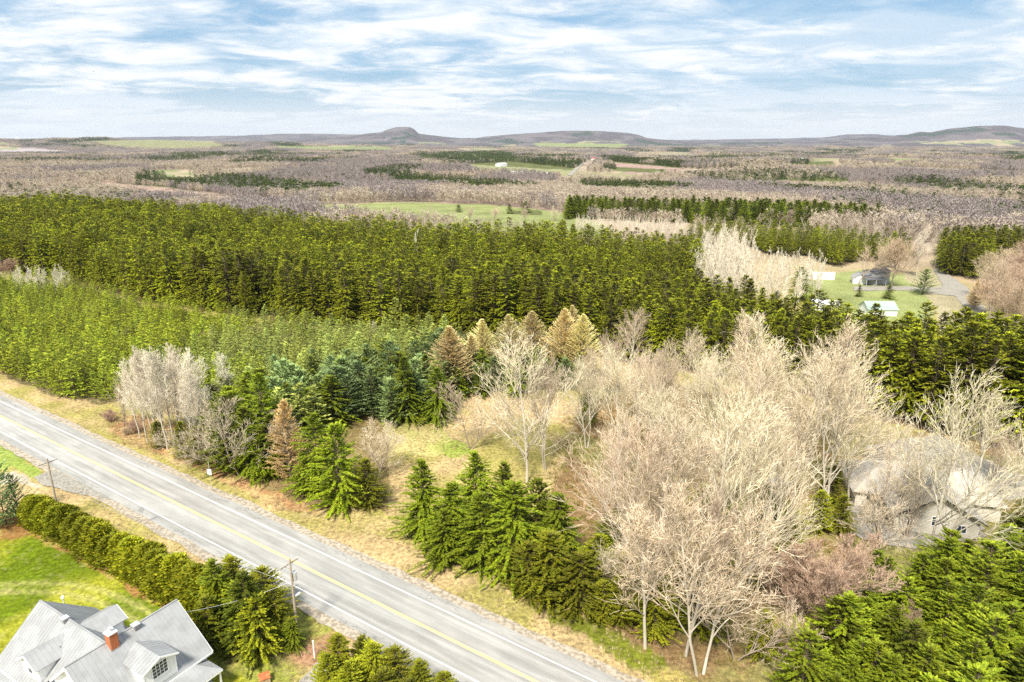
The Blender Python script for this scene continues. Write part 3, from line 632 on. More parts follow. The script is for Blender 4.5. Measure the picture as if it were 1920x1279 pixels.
def clump(seed, src, k, spread, hh):
    g = np.random.default_rng(seed); Vs = []; Fs = []; n0 = 0; m = src[0]; mi = []
    for i in range(k):
        m = src[i % len(src)]; v = np.empty(len(m.vertices) * 3, np.float32); m.vertices.foreach_get('co', v); v = v.reshape(-1, 3).copy()
        f = np.empty(len(m.loops), np.int32); m.loops.foreach_get('vertex_index', f); f = f.reshape(-1, 4)
        mm = np.empty(len(f), np.int32); m.polygons.foreach_get('material_index', mm)
        keep = g.random(len(f)) < .5; s = hh * g.uniform(.75, 1.1); a = g.uniform(0, 6.28); c_, s_ = math.cos(a), math.sin(a)
        w = v.copy(); w[:, 0] = (v[:, 0] * c_ - v[:, 1] * s_) * s * 1.25 + g.uniform(-spread, spread); w[:, 1] = (v[:, 0] * s_ + v[:, 1] * c_) * s * 1.25 + g.uniform(-spread, spread); w[:, 2] = v[:, 2] * s
        Vs.append(w); Fs.append(f[keep] + n0); mi.append(mm[keep]); n0 += len(v)
    return mesh_from('clump_form', np.concatenate(Vs), [np.concatenate(Fs)], list(src[0].materials), np.concatenate(mi))
CB = [clump(340 + i, [FB[i % 2], FB[i % 2 + 2], FB[i % 2 + 4]], 9, 13, 14) for i in range(4)]
CC = [clump(350 + i, FC, 10, 13, 13) for i in range(2)]

def tree(kind, form, px, py, top, name, label, cat, group=None, wide=1.0, rot=None, h=None, var=None):
    if form in ('near', 'lush', 'cedar', 'pine', 'larch', 'blarch', 'red'): py -= .15 * (py - top)     # the given base is the crown's lower edge; the trunk stands behind it
    x, y = G(px, py); z = float(tz(np.array([x]), np.array([y]))[0])
    hh = h if h else max(1.5, top_h((px, py), top))
    return tree_at(form, x, y, z, hh, name, label, cat, group, wide, rot, var)
def tree_at(form, x, y, z, hh, name, label, cat, group=None, wide=1.0, rot=None, var=None, parts=True):
    fs = F[form]; tr, cr, wh = fs[(var if var is not None else random.randrange(len(fs))) % len(fs)]
    rot = random.uniform(0, 6.28) if rot is None else rot
    if parts:
        e = empty(name, (x, y, z), rot); e.scale = (hh * wide, hh * wide, hh); link(tr, 'trunk', e); link(cr, 'crown', e)
    else:
        e = link(wh, name, None, (x, y, z), rot, (hh * wide, hh * wide, hh))
    return tag(e, label, cat, group)
def grid_pts(poly_px, step, jit=.3, ang=RA, hx=None):
    xs = [G(*q) for q in poly_px]; X = np.array(xs); c = X.mean(0); ca, sa = math.cos(ang), math.sin(ang)
    U = (X - c) @ np.array([[ca, -sa], [sa, ca]]); lo = U.min(0); hi = U.max(0)
    sx, sy = step if isinstance(step, tuple) else (step, step)
    gu, gv = np.meshgrid(np.arange(lo[0], hi[0], sx), np.arange(lo[1], hi[1], sy), indexing='ij'); gu = gu.ravel() + rng.normal(0, jit * sx, gu.size); gv = gv.ravel() + rng.normal(0, jit * sy, gv.size)
    x = c[0] + gu * ca - gv * sa; y = c[1] + gu * sa + gv * ca
    px, py = P(x, y, x * 0); m = inpoly(px, py, poly_px); return x[m], y[m]

# ---------------------------------------------------------------- mature plantation
x, y = grid_pts(PL, (4.1, 4.7), .22); r = np.hypot(x, y)
px, py = P(x, y, 0 * x)
strip_ = [q for q in PL if False]
x2, y2 = grid_pts([(1330, 690), (1640, 775), (1920, 840), (2150, 890), (2150, 810), (1920, 785), (1640, 720), (1400, 650)], (4.4, 4.4), .3)
x = np.concatenate([x, x2]); y = np.concatenate([y, y2]); r = np.hypot(x, y); px, py = P(x, y, 0 * x)
depth = r - np.interp(px, [-200, 0, 240, 450, 700, 960, 1350, 1640, 1920, 2100], [300, 290, 240, 215, 190, 182, 155, 133, 116, 108]) + (fbm(x / 40, y / 40, 171, 2) - .5) * 14
lane = (np.abs(depth - 44) < 3.2) | (np.abs(depth - 96) < 3.0) | (np.abs(depth - 150) < 3.0)
okk = (np.abs(px - 960) < 1130) & ~(lane & (px < 1330)) & (rng.random(len(x)) > .04)
x, y, r, px = x[okk], y[okk], r[okk], px[okk]
hts = np.interp(px, [0, 500, 900, 1400, 1700, 1920], [20.5, 18, 17, 15.5, 19, 21.5]) * rng.uniform(.84, 1.1, len(x)) * (1 + .22 * (fbm(x / 22, y / 22, 71, 3) - .5) * 2)
hts *= np.where((px > 1330) & (px < 1620), .95, 1)
depth = depth[okk]; hts += np.where(depth < 44, .8, np.where(depth < 96, -1.2, np.where(depth < 150, .3, -.5))) * (px < 1330)
# nearest to the viewer in each direction show largest: rank by rows behind the front edge
key = r - np.interp(px, [-200, 0, 240, 450, 700, 960, 1350, 1640, 1920, 2100], [300, 290, 240, 215, 190, 182, 155, 133, 116, 108])
order = np.argsort(key * np.interp(px, [0, 960, 1920], [1.2, 1, 1]) + (np.abs(px - 960) > 990) * 500)
top = order[:300]; rest = order[300:]
for i in top:
    tree_at('spruce', x[i], y[i], 0, hts[i], 'mature_spruce', 'tall dark green spruce in the front rows of the dense mature plantation', 'spruce tree', 'mature spruces in the front rows of the plantation', wide=1.12)
far_m = r[rest] > 240
for msk, forms, nm, lb in ((~far_m, 'spruce', 'mature_spruce_forest', 'dense mature spruce forest behind its front rows'), (far_m, 'spruce_far', 'spruce_forest_canopy', 'deeper part of the dark green spruce plantation')):
    ii = rest[msk]
    scatter(nm, np.stack([x[ii], y[ii], 0 * ii], 1), hts[ii] * 1.12, [q[2] for q in F[forms]], lb, 'forest', scz=hts[ii])
for px_, py_, tp in ((780, 528, 408),):
    tree('b', 'midwhite', px_, py_, tp + 20, 'bare_tree', 'small pale bare crown poking out of the dark plantation', 'bare tree', None, .7)

# ---------------------------------------------------------------- young plantation
x, y = grid_pts(YG, (3.1, 3.8), .15); r = np.hypot(x, y); px, py = P(x, y, 0 * x)
m = (px > -60); x, y, r, px, py = x[m], y[m], r[m], px[m], py[m]
hts = np.interp(px, [0, 240, 500, 830], [6.3, 5.9, 5.9, 6.6]) * rng.uniform(.68, 1.1, len(x)) * .95 * (1 + .25 * (fbm(x / 14, y / 14, 73, 3) - .5))
fir = (px + (fbm(x / 12, y / 12, 79, 2) - .5) * 500) > 430
edge = np.interp(px, [-60, 0, 100, 190, 240, 262, 330, 400, 470, 560, 640, 800, 850], [690, 697, 740, 757, 748, 722, 700, 770, 775, 745, 712, 700, 660])
hts = hts * (1.12 + .22 * np.exp(-np.clip(edge - py, 0, 400) / 40))
order = np.argsort((edge - py) * 1.0 + r * .12); top = order[:520]
ys = [i for i in top if not fir[i]][:300]; fs_ = [i for i in top if fir[i]][:300]
for i in ys: tree_at('young', x[i], y[i], 0, hts[i] * 1.12, 'young_spruce', 'yellow green young spruce in the plantation beside the road', 'young spruce', 'young spruces in the plantation', parts=False, wide=1.15)
for i in fs_: tree_at('young2', x[i], y[i], 0, hts[i] * 1.1, 'young_fir', 'grey green young fir in the middle of the young plantation', 'young fir', 'young firs in the plantation', parts=False, wide=1.1)
mk = np.ones(len(x), bool); mk[ys] = False; mk[fs_] = False
for sel, fm, nm, lb in ((mk & ~fir, 'young', 'young_spruce_stand', 'yellow green young spruce stand in front of the mature forest'), (mk & fir, 'young2', 'young_fir_stand', 'grey green young fir stand in front of the mature forest')):
    ii = np.where(sel)[0]; scatter(nm, np.stack([x[ii], y[ii], 0 * ii], 1), hts[ii] * 1.12, [q[2] for q in F[fm]], lb, 'forest', scz=hts[ii])

# ---------------------------------------------------------------- middle: blue green pines and dark spruces (photo base x, base y, top y)
for k, (a, b, t, lb) in enumerate([
    (600, 805, 705, 'blue green pine behind the rusty larch'), (655, 806, 705, 'broad blue green pine with layered boughs beside the dark spruce'), (700, 800, 690, 'dark blue green pine at the head of the clearing'),
    (560, 770, 690, 'blue green pine above the rusty larch, nearer the young firs'), (520, 745, 668, 'small blue green pine at the edge of the young firs'), (625, 752, 668, 'blue green pine in the second row, above the broad one'),
    (690, 748, 655, 'blue green pine left of the tall dark spruce, second row'), (735, 742, 640, 'tall blue green pine right behind the dark spruce'), (590, 722, 655, 'small pale pine deep in the young stand'),
    (780, 730, 640, 'dark pine under the leftmost golden larch'), (835, 700, 640, 'pine top between the golden larches')]):
    tree('p', 'pine', a, b, t, 'pine_tree', lb, 'pine tree', 'blue green pines above the clearing', 1.0, var=k)
for k, (a, b, t, lb, fm, w) in enumerate([
    (762, 810, 668, 'tall narrow dark spruce at the head of the clearing', 'near', .95), (822, 808, 690, 'olive green spruce right of the narrow dark spruce', 'near', 1.05), (800, 770, 665, 'dark spruce behind the olive one', 'near', .9),
    (905, 740, 655, 'dark green spruce under the golden larches', 'near', 1), (870, 715, 640, 'green spruce between the first two golden larches', 'lush', 1), (1010, 730, 650, 'green spruce behind the large bare maple', 'near', 1), (1085, 730, 660, 'dark spruce below the last golden larch', 'near', 1),
    (745, 640, 560, 'pale grey green spruce standing out against the dark forest front', 'young2', 1.0), (10, 560, 520, 'lone dark spruce at the left edge beside the thicket', 'near', 1.2), (465, 612, 510, 'yellowish spruce in the forest front, lighter than its neighbours', 'cedar', .62),
    (432, 800, 700, 'bright green fir behind the scraggly dead tree', 'lush', 1), (500, 880, 700, 'tall green fir left of the rusty larch', 'lush', .85), (470, 830, 730, 'dark green spruce beside the scraggly dead tree', 'near', 1), (545, 820, 720, 'green fir just behind the rusty larch', 'lush', .9),
    (478, 905, 800, 'low dark spruce left under the rusty larch', 'near', 1.3), (600, 955, 775, 'narrow dark green cedar between the rusty larch and the big fir', 'near', .8),
    (638, 972, 795, 'big bright green fir standing alone by the road', 'lush', 1.08), (690, 965, 862, 'yellow green cedar leaning out right of the big fir', 'cedar', 1.2), (575, 940, 850, 'dark spruce low between larch and fir', 'near', 1.1)]):
    tree('c', fm, a, b, t, 'spruce_tree' if fm != 'cedar' else 'cedar_tree', lb, 'conifer', None, w, var=k)
tree('c', 'blarch', 545, 925, 752, 'larch_tree', 'rusty brown larch without needles beside the road firs', 'larch', None, .95)
for k, (a, b, t, lb, w) in enumerate([
    (845, 760, 612, 'leftmost and broadest golden larch', 1.15), (905, 735, 598, 'second golden larch from the left', .9), (953, 725, 590, 'third golden larch from the left, slightly shorter', .85), (997, 722, 583, 'rounded golden larch, fourth from the left', 1.0),
    (1056, 735, 578, 'fifth golden larch from the left', .8), (1070, 715, 572, 'greyish thin larch between the two rightmost golden larches', .7), (1090, 735, 588, 'rightmost golden larch of the row', .85), (885, 740, 628, 'pale low larch between the first two golden larches', .9)]):
    tree('l', 'larch', a, b, t, 'larch_tree', lb, 'larch', 'golden larches in front of the plantation', w * 1.4, var=k)
# clump by the road, centre
for k, (a, b, t, lb, fm, w) in enumerate([
    (795, 1035, 862, 'leftmost spruce of the dark clump in the roadside clearing', 'near', .88), (850, 1050, 905, 'spruce with yellowish boughs second from the left of the clump', 'near', .95), (893, 1000, 848, 'tallest spruce at the back of the clump', 'near', .85),
    (945, 1000, 868, 'bright topped spruce at the back right of the clump', 'near', .8), (905, 1085, 925, 'front spruce of the clump facing the road', 'near', .9), (963, 1105, 905, 'dense deep green spruce, the fullest of the clump', 'near', 1.0),
    (1008, 1050, 898, 'spruce at the right of the clump before the bare maple', 'lush', .9), (1045, 1075, 925, 'rightmost spruce of the clump', 'near', .95), (835, 1075, 955, 'low spruce at the front left of the clump', 'near', 1.1),
    (1030, 1140, 1000, 'yellow green cedar at the right foot of the clump', 'cedar', 1.25), (1085, 1165, 1040, 'low yellow green cedar under the bare twigs', 'cedar', 1.4), (990, 1130, 1020, 'short olive cedar in front of the deep green spruce', 'cedar', 1.2)]):
    tree('g', fm, a, b, t, 'spruce_tree' if fm != 'cedar' else 'cedar_tree', lb, 'conifer', 'conifers of the roadside clump', w * 1.22, var=k)
# conifers half hidden among the bare trees
for k, (a, b, t, lb, fm) in enumerate([
    (1440, 1010, 905, 'green spruce behind the bare trees beside the grey shed'), (1420, 1075, 960, 'dark spruce low among the bare trunks'), (1555, 960, 868, 'green cedar left of the beige roofed house'), (1575, 1010, 930, 'low green cedar by the gravel yard'),
    (1180, 1150, 1050, 'green undergrowth spruce beneath the bare crowns'), (1130, 1180, 1090, 'small olive cedar at the roadside under bare twigs'), (1280, 1150, 1060, 'small dark spruce between bare trunks'), (1240, 980, 905, 'spruce hidden at the back of the bare trees'),
    (1350, 1130, 1040, 'small green spruce near the reddish bush'), (1330, 730, 660, 'green spruce where forest and bare trees meet'), (1100, 820, 745, 'dark spruce behind the bare trees right of the maple')] and [
    (1440, 1010, 905, 'green spruce behind the bare trees beside the grey shed', 'near'), (1420, 1075, 960, 'dark spruce low among the bare trunks', 'near'), (1555, 960, 868, 'green cedar left of the beige roofed house', 'cedar'), (1575, 1010, 930, 'low green cedar by the gravel yard', 'cedar'),
    (1180, 1150, 1050, 'green undergrowth spruce beneath the bare crowns', 'cedar'), (1130, 1180, 1090, 'small olive cedar at the roadside under bare twigs', 'cedar'), (1280, 1150, 1060, 'small dark spruce between bare trunks', 'cedar'),
    (1350, 1130, 1040, 'small green spruce near the reddish bush', 'near'), (1100, 800, 725, 'dark spruce behind the bare trees right of the maple', 'near')]):
    tree('h', fm, a, b, t, 'spruce_tree' if fm != 'cedar' else 'cedar_tree', lb, 'conifer', None, 1.1, var=k)

# ---------------------------------------------------------------- bare trees, photo (base x, base y, top y)
BT = [
    ('small', 882, 842, 712, 1.1, 'small grey bare tree at the head of the clearing'),
    ('small', 706, 902, 800, 1.25, 'low spreading bare tree right of the big fir'),
    ('big', 988, 905, 664, 1.05, 'large pale bare maple right of the clearing'),
    ('big', 1022, 880, 690, .9, 'second trunk of pale bare maple just behind the large one'),
    ('big', 1158, 860, 668, .9, 'bare maple at the back left of the bare grove'),
    ('big', 1228, 850, 660, .9, 'bare maple at the back with upright fan of limbs'),
    ('poplar', 1385, 850, 612, 1.2, 'tallest bare poplar at the back of the grove, left of three'),
    ('poplar', 1440, 860, 612, 1.2, 'bare poplar at the back of the grove, middle of three'),
    ('poplar', 1510, 880, 618, 1.25, 'bare poplar at the back of the grove, right of three'),
    ('big', 1330, 900, 690, 1.0, 'bare maple in the middle of the grove'),
    ('big', 1400, 930, 690, 1.0, 'bare maple above the reddish bush, farther back'),
    ('big', 1545, 965, 668, .95, 'bare maple left of the beige roofed house'),
    ('big', 1590, 950, 715, .85, 'bare maple nearest the gravel yard'),
    ('poplar', 1468, 1000, 720, 1.2, 'pale poplar trunk by the small grey shed'),
    ('big', 1165, 1120, 818, 1.0, 'bare maple leaning over the roadside conifers'),
    ('big', 1245, 1130, 800, 1.05, 'broad orange tipped bare maple in the front of the grove'),
    ('big', 1330, 1140, 795, 1.0, 'bare maple with forked trunk in the front of the grove'),
    ('big', 1395, 1110, 800, .9, 'bare maple just left of the reddish bush'),
    ('poplar', 1210, 1215, 930, 1.3, 'slim pale trunk nearest the road'),
    ('poplar', 1312, 1262, 900, 1.25, 'pale forked poplar at the bottom of the grove'),
    ('big', 1285, 1230, 935, .9, 'low bare tree with drooping twigs at the bottom of the grove'),
    ('small', 1130, 1130, 1000, 1.1, 'small bare tree with curved twigs over the yellow cedar'),
    ('small', 1380, 1235, 1060, 1.1, 'thin bare sapling by the lower right conifers'),
    ('red', 1500, 1185, 978, 1.15, 'dense reddish bare bush between grove and conifers'),
    ('red', 1690, 1215, 1130, .7, 'small rusty bush among the lower right conifers'),
    ('big', 1752, 1062, 742, 1.0, 'bare maple in front of the beige roofed house'),
    ('small', 1650, 1030, 870, 1.1, 'small bare tree before the wooden deck'),
    ('small', 1700, 1010, 830, .9, 'thin bare tree before the left roof slope'),
    ('small', 1905, 915, 795, .9, 'grey bare tree at the right edge by the gravel drive'),
    ('small', 1860, 905, 800, .8, 'bare tree behind the beige roof, right side'),
    ('small', 1640, 880, 770, .9, 'bare tree behind the beige roof, left side'),
    ('small', 232, 800, 700, .6, 'crooked thin bare tree at the left of the pale poplars'),
    ('small', 700, 640, 600, .8, 'faint bare sapling before the dark forest'),
]
for k, (fm, a, b, t, w, lb) in enumerate(BT):
    nm = {'small': 'bare_tree', 'big': 'bare_maple', 'poplar': 'bare_poplar', 'red': 'bare_bush'}[fm]
    tree('b', 'tall' if fm == 'poplar' else fm, a, b, t, nm, lb, 'bush' if fm == 'red' else 'bare tree', None, w, var=k)
pop = [(262, 820, 668), (278, 832, 655), (296, 838, 650), (314, 842, 648), (330, 838, 652), (345, 835, 655), (362, 836, 660), (380, 830, 668), (300, 815, 650), (335, 812, 648), (425, 790, 662), (370, 850, 690), (285, 815, 660), (352, 815, 655)]
for k, (a, b, t) in enumerate(pop):
    tree('b', 'poplar', a, b, t + 6, 'bare_poplar', 'lone pale poplar right of the white poplar clump' if a == 425 else 'whitish bare poplar in the dense clump beside the road', 'bare tree', None if a == 425 else 'whitish poplars in the roadside clump', 1.15, var=k)
for a, b, t, lb in ((405, 880, 760, 'scraggly pale dead tree beside the sign, left stem'), (452, 892, 745, 'scraggly pale dead tree with curled twigs above the sign')):
    tree('b', 'small', a, b, t, 'dead_tree', lb, 'dead tree', None, 1.15, var=0)
for k, (a, b, t, lb) in enumerate([(345, 868, 790, 'olive cedar under the white poplars'), (300, 848, 790, 'low cedar at the foot of the white poplars'), (378, 880, 800, 'yellowish cedar between poplars and dead tree'), (410, 800, 720, 'green cedar behind the white poplars')]):
    tree('c', 'cedar', a, b, t, 'cedar_tree', lb, 'conifer', None, 1.1, var=k)
for k, (a, b, t, lb) in enumerate([(208, 795, 768, 'small reddish shrub left of the white poplars'), (258, 815, 785, 'rusty shrub at the foot of the white poplars'), (240, 818, 800, 'low rusty brush by the road verge'), (20, 520, 480, 'orange brown bush at the left edge of the forest'), (45, 515, 488, 'orange brown bush beside the pale thicket'), (-10, 515, 480, 'orange bush cut by the left edge')]):
    tree('r', 'red', a, b, t, 'bare_bush', lb, 'bush', None, 1.3, var=k)
for k in range(22):
    a = 30 + k * 5 + random.uniform(-3, 3); tree('w', 'midwhite', a, 545 + (k % 3) * 5, 500 + random.uniform(-6, 8), 'pale_sapling', 'whitish sapling in the thicket at the left forest edge', 'sapling', 'whitish saplings in the thicket', 1.1)
for k, (a, b) in enumerate([(390, 650), (245, 642), (540, 655), (620, 690), (480, 640)]):
    tree('r', 'red', a, b, b - 32, 'bare_bush', ['brownish bush in the young plantation above the poplars', 'pinkish bush in the left young plantation', 'brown bush among the grey firs', 'greyish bare bush near the blue pines', 'brown bush at the forest front'][k], 'bush', None, 1.1)

x, y = grid_pts([(1075, 905), (1100, 790), (1110, 700), (1300, 740), (1600, 830), (1620, 960), (1560, 1000), (1440, 1110), (1180, 1110)], 11.5, .3)
for i in range(len(x)):
    tree_at(random.choice(['big', 'big', 'tall']), x[i], y[i], 0, random.uniform(12, 16), 'bare_maple', 'pale bare tree merged into the tangled crowns of the bare grove', 'bare tree', 'bare trees merged in the middle of the grove', 1.0)
x, y = grid_pts([(395, 790), (470, 780), (560, 748), (640, 718), (830, 655), (1080, 690), (1080, 735), (870, 745), (800, 790), (640, 800), (560, 830), (540, 900), (480, 905), (420, 880)], 3.9, .25); px, py = P(x, y, 0 * x)
for i in range(len(x)):
    tree_at(random.choice(['lush', 'pine', 'pine', 'pine', 'young2'] if px[i] > 520 else ['lush', 'lush', 'lush', 'young2']), x[i], y[i], 0, random.uniform(6.5, 10) * (1.15 if py[i] > 760 else .9), 'mixed_conifer', 'green or blue green conifer filling the stand between young firs and clearing', 'conifer', 'conifers between the young firs and the clearing', 1.25)

x, y = grid_pts([(1090, 1120), (1120, 1000), (1400, 960), (1560, 980), (1470, 1100), (1460, 1230), (1330, 1235), (1200, 1190)], 5.0, .35)
for i in range(len(x)):
    tree_at(random.choice(['cedar', 'cedar', 'lush']), x[i], y[i], 0, random.uniform(3, 7.5), 'undergrowth_conifer', 'small green conifer growing beneath the bare crowns of the grove', 'conifer', 'small conifers beneath the bare grove', 1.3)

# ---------------------------------------------------------------- lower right conifers
LR = [(1500, 1310), (1530, 1240), (1590, 1175), (1625, 1100), (1700, 1105), (1800, 1095), (1870, 1065), (1960, 1020), (2150, 1040), (2300, 1700), (1430, 1700)]
x, y = grid_pts(LR, 3.7, .22); px, py = P(x, y, 0 * x); s = 0
for i in np.argsort(-py):
    if px[i] > 2080 or py[i] > 1560: continue
    if abs(px[i] - 1690) < 26 and abs(py[i] - 1215) < 30: continue
    hh = random.uniform(6.2, 9.2) * (1.12 if px[i] > 1800 else 1)
    fm = random.choice(['lush', 'lush', 'lush', 'near', 'near'])
    tree_at(fm, x[i], y[i], 0, hh, 'fir_tree', 'green fir in the dense stand filling the lower right corner', 'fir tree', 'firs of the stand at the lower right', 1.12)
for k, (a, b, t, lb) in enumerate([(1915, 1000, 930, 'dark fir at the right edge above the corner stand'), (1875, 1050, 985, 'fir at the upper right of the corner stand, beside the roof')]):
    tree('c', 'near', a, b, t, 'fir_tree', lb, 'fir tree', None, 1.2)

# ---------------------------------------------------------------- hedge and yard conifers, lower left
h0 = G(62, 975); h1 = G(415, 1165)
hedge = empty('cedar_hedge', (h0[0], h0[1], 0)); tag(hedge, 'long clipped cedar hedge between the lawn and the road', 'hedge')
def cedar_unit(seed):      # plump upright cedar, dense scale sprays over its surface
    g = np.random.default_rng(seed); n = 2600
    t = g.uniform(0, 1, n) ** .8; az = g.uniform(0, 6.28, n); rad = (.27 * (1 - t ** 3.0) ** .6 * (.8 + .2 * np.sin(az * 3 + seed) * np.cos(t * 11 + seed)) + .012) * g.uniform(.72, 1.05, n)
    B = np.stack([np.cos(az) * rad, np.sin(az) * rad, .02 + t * .96], 1); D = unit(np.stack([np.cos(az) * .6, np.sin(az) * .6, g.uniform(.1, 1.1, n)], 1) + g.normal(0, .25, (n, 3))); S = unit(np.cross(D, g.normal(size=(n, 3))))
    V, Q = diamonds(B, D, S, g.uniform(.035, .075, n), g.uniform(.018, .04, n)); return mesh_from('hedge_cedar_form', V, [Q], [M['cedar']])
CU = [cedar_unit(400 + i) for i in range(4)]
ln = math.hypot(h1[0] - h0[0], h1[1] - h0[1]); n = int(ln / .95)
for i in range(n + 1):
    f = i / n; hh = (4.6 + 1.0 * f) * random.uniform(.84, 1.12)
    link(CU[i % 4], 'cedar', hedge, ((h1[0] - h0[0]) * f + random.uniform(-.45, .45), (h1[1] - h0[1]) * f + random.uniform(-.45, .45), 0), random.uniform(0, 6), (hh * 1.6, hh * 1.6, hh))
for k, (a, b, t, lb, fm, w) in enumerate([
    (415, 1195, 1050, 'tall dark spruce at the end of the hedge beside the roof', 'near', 1.05), (470, 1235, 1075, 'broad green spruce in front of the utility pole', 'near', 1.2), (445, 1160, 1045, 'yellow tipped cedar behind the broad spruce', 'cedar', 1.2),
    (500, 1170, 1065, 'yellow green cedar left of the utility pole', 'cedar', 1.25), (520, 1215, 1100, 'olive cedar at the foot of the utility pole', 'cedar', 1.1), (385, 1150, 1060, 'cedar where the hedge meets the spruces', 'cedar', 1.1),
    (352, 1140, 1050, 'bushy cedar thickening the hedge just before the roof', 'cedar', 1.2), (490, 1240, 1120, 'low green cedar in front of the broad spruce', 'cedar', 1.3), (455, 1200, 1090, 'green spruce squeezed between dark spruce and pole', 'lush', 1.1), (395, 1225, 1120, 'green cedar right beside the roof edge', 'cedar', 1.2),
    (12, 1005, 868, 'long needled pine cut by the left edge', 'pine', .8), (38, 988, 893, 'slender pine at the start of the hedge', 'pine', .62), (-25, 1010, 900, 'pine mostly beyond the left edge', 'pine', .9), (550, 1225, 1160, 'small dark cedar right of the pole foot', 'near', 1.3)]):
    tree('y', fm, a, b, t, {'near': 'spruce_tree', 'lush': 'spruce_tree', 'cedar': 'cedar_tree', 'pine': 'pine_tree'}[fm], lb, 'conifer', None, w, var=k)
for k, (a, b, t) in enumerate([(640, 1300, 1190), (682, 1290, 1195), (705, 1320, 1205), (745, 1320, 1215), (660, 1350, 1240), (790, 1340, 1240), (835, 1360, 1262), (720, 1380, 1260), (620, 1330, 1225), (770, 1380, 1275)]):
    tree('y', 'cedar', a, b, t, 'cedar_tree', 'yellow green cedar of the row along the bottom edge by the road', 'conifer', 'cedars along the bottom edge by the road', 1.15, var=k)
tree('y', 'small', 728, 1290, 1222, 'bare_tree', 'pale bare sapling among the bottom cedars', 'bare tree', None, 1.0, var=0)

# ---------------------------------------------------------------- middle distance, right: named pieces
def put_group(form, poly, step, hts_, name, label, cat, group, wide=1.0, limit=300, jit=.3, parts=False):
    x, y = grid_pts(poly, step, jit); r = np.hypot(x, y); o = np.argsort(r)[:limit]
    z = tz(x, y)
    for i in o: tree_at(form, x[i], y[i], z[i], random.uniform(*hts_), name, label, cat, group, wide, parts=parts)
    return x, y
put_group('spruce_far', PLR, (5, 5), (8, 13), 'belt_spruce', 'bright green spruce in the belt behind the pale aspens and grey house', 'spruce tree', 'spruces in the belt behind the grey house', 1.35)
put_group('spruce', PLR2, (5, 5), (12, 15), 'lane_spruce', 'dark green spruce in the block across the lane on the right', 'spruce tree', 'spruces across the lane', 1.3)
put_group('lush', PINEROW, (8.5, 9), (13, 16), 'row_pine', 'round topped green pine in the long row across the far meadow', 'pine tree', 'pines in the long row across the meadow', 1.0)
put_group('midwhite', [(1300, 520), (1300, 560), (1345, 590), (1395, 590), (1400, 560), (1390, 500), (1340, 490)], 4.0, (15, 20), 'pale_aspen', 'whitish bare aspen at the right end of the dark plantation', 'bare tree', 'aspens at the right end of the plantation', 1.1)
put_group('midwhite', [(1395, 540), (1400, 590), (1470, 590), (1535, 560), (1540, 540), (1470, 520)], 4.5, (11, 15), 'pale_aspen', 'whitish bare aspen left of the long white trailer', 'bare tree', 'aspens left of the white trailer', 1.1)
for k, (fm, a, b, t, w, lb) in enumerate([
    ('round', 1608, 534, 445, 1.15, 'round bare maple with green tinge left of the grey house'), ('round', 1672, 538, 452, 1.2, 'reddish round maple right of the grey house'), ('round', 1640, 500, 452, 1.3, 'reddish maple crown behind the grey house'), ('round', 1702, 515, 462, 1.1, 'reddish maple behind the yard, right'),
    ('poplar', 1718, 520, 425, 1.0, 'white trunked birch beside the lane'), ('near', 1495, 575, 500, 1.2, 'dark green spruce left of the homestead lawn'), ('near', 1610, 560, 535, 1.0, 'small dark shrub in the homestead lawn'), ('near', 1665, 565, 535, 1.3, 'small bushy spruce behind the green roof'),
    ('pine', 1730, 560, 505, 1.3, 'bushy olive pine at the bend of the lane'), ('larch', 1825, 590, 525, 1.3, 'golden bush at the end of the lane'), ('lush', 1455, 585, 545, 1.3, 'olive bush among the pale aspens'), ('cedar', 1570, 600, 560, 1.2, 'green bush behind the white shed')]):
    tree('m', fm, a, b, t, {'round': 'bare_maple', 'poplar': 'birch_tree', 'near': 'spruce_tree', 'pine': 'pine_tree', 'larch': 'larch_tree', 'lush': 'green_bush', 'cedar': 'cedar_bush'}[fm], lb, 'tree', None, w, var=k)
put_group('round', [(1830, 600), (1850, 545), (1930, 530), (2080, 540), (2080, 640), (1900, 640)], 9, (14, 18), 'round_maple', 'rounded brown bare maple of the grove at the right edge', 'bare tree', 'rounded maples at the right edge', 1.15)
put_group('midwhite', [(1690, 680), (1720, 620), (1850, 640), (1960, 660), (2000, 740), (1960, 760), (1880, 740), (1780, 710)], 3.6, (5, 9), 'pale_sapling', 'pale bare sapling of the scrub between forest and lane', 'sapling', 'pale saplings between forest and lane', 1.2)
put_group('midwhite', [(1395, 600), (1480, 610), (1540, 625), (1560, 660), (1480, 650), (1410, 620)], 5, (5, 8), 'pale_sapling', 'pale bare sapling behind the forest left of the sheds', 'sapling', 'pale saplings behind the forest', 1.2)
put_group('midwhite', [(1075, 440), (1300, 455), (1290, 432), (1200, 424), (1080, 420)], 4.5, (6, 9), 'pale_sapling', 'pinkish bare sapling before the white farmhouse', 'sapling', 'pinkish saplings before the white farmhouse', 1.1)
for k, a in enumerate((745, 880, 925, 985, 1040, 700, 800, 560)):
    tree('m', 'small', a, 412 if a > 600 else 404, 384, 'field_tree', 'dark branched bare tree in the row crossing the green field', 'bare tree', 'bare trees in the row crossing the green field', 1.1)
for k, (a, b, t) in enumerate([(985, 397, 372), (955, 399, 378), (860, 395, 378)]):
    tree('m', 'lush', a, b, t, 'green_bush', ['round dark green tree at the end of the green field', 'paler green bush left of the round green tree', 'low green bush by the far field'][k], 'tree', None, 1.6)

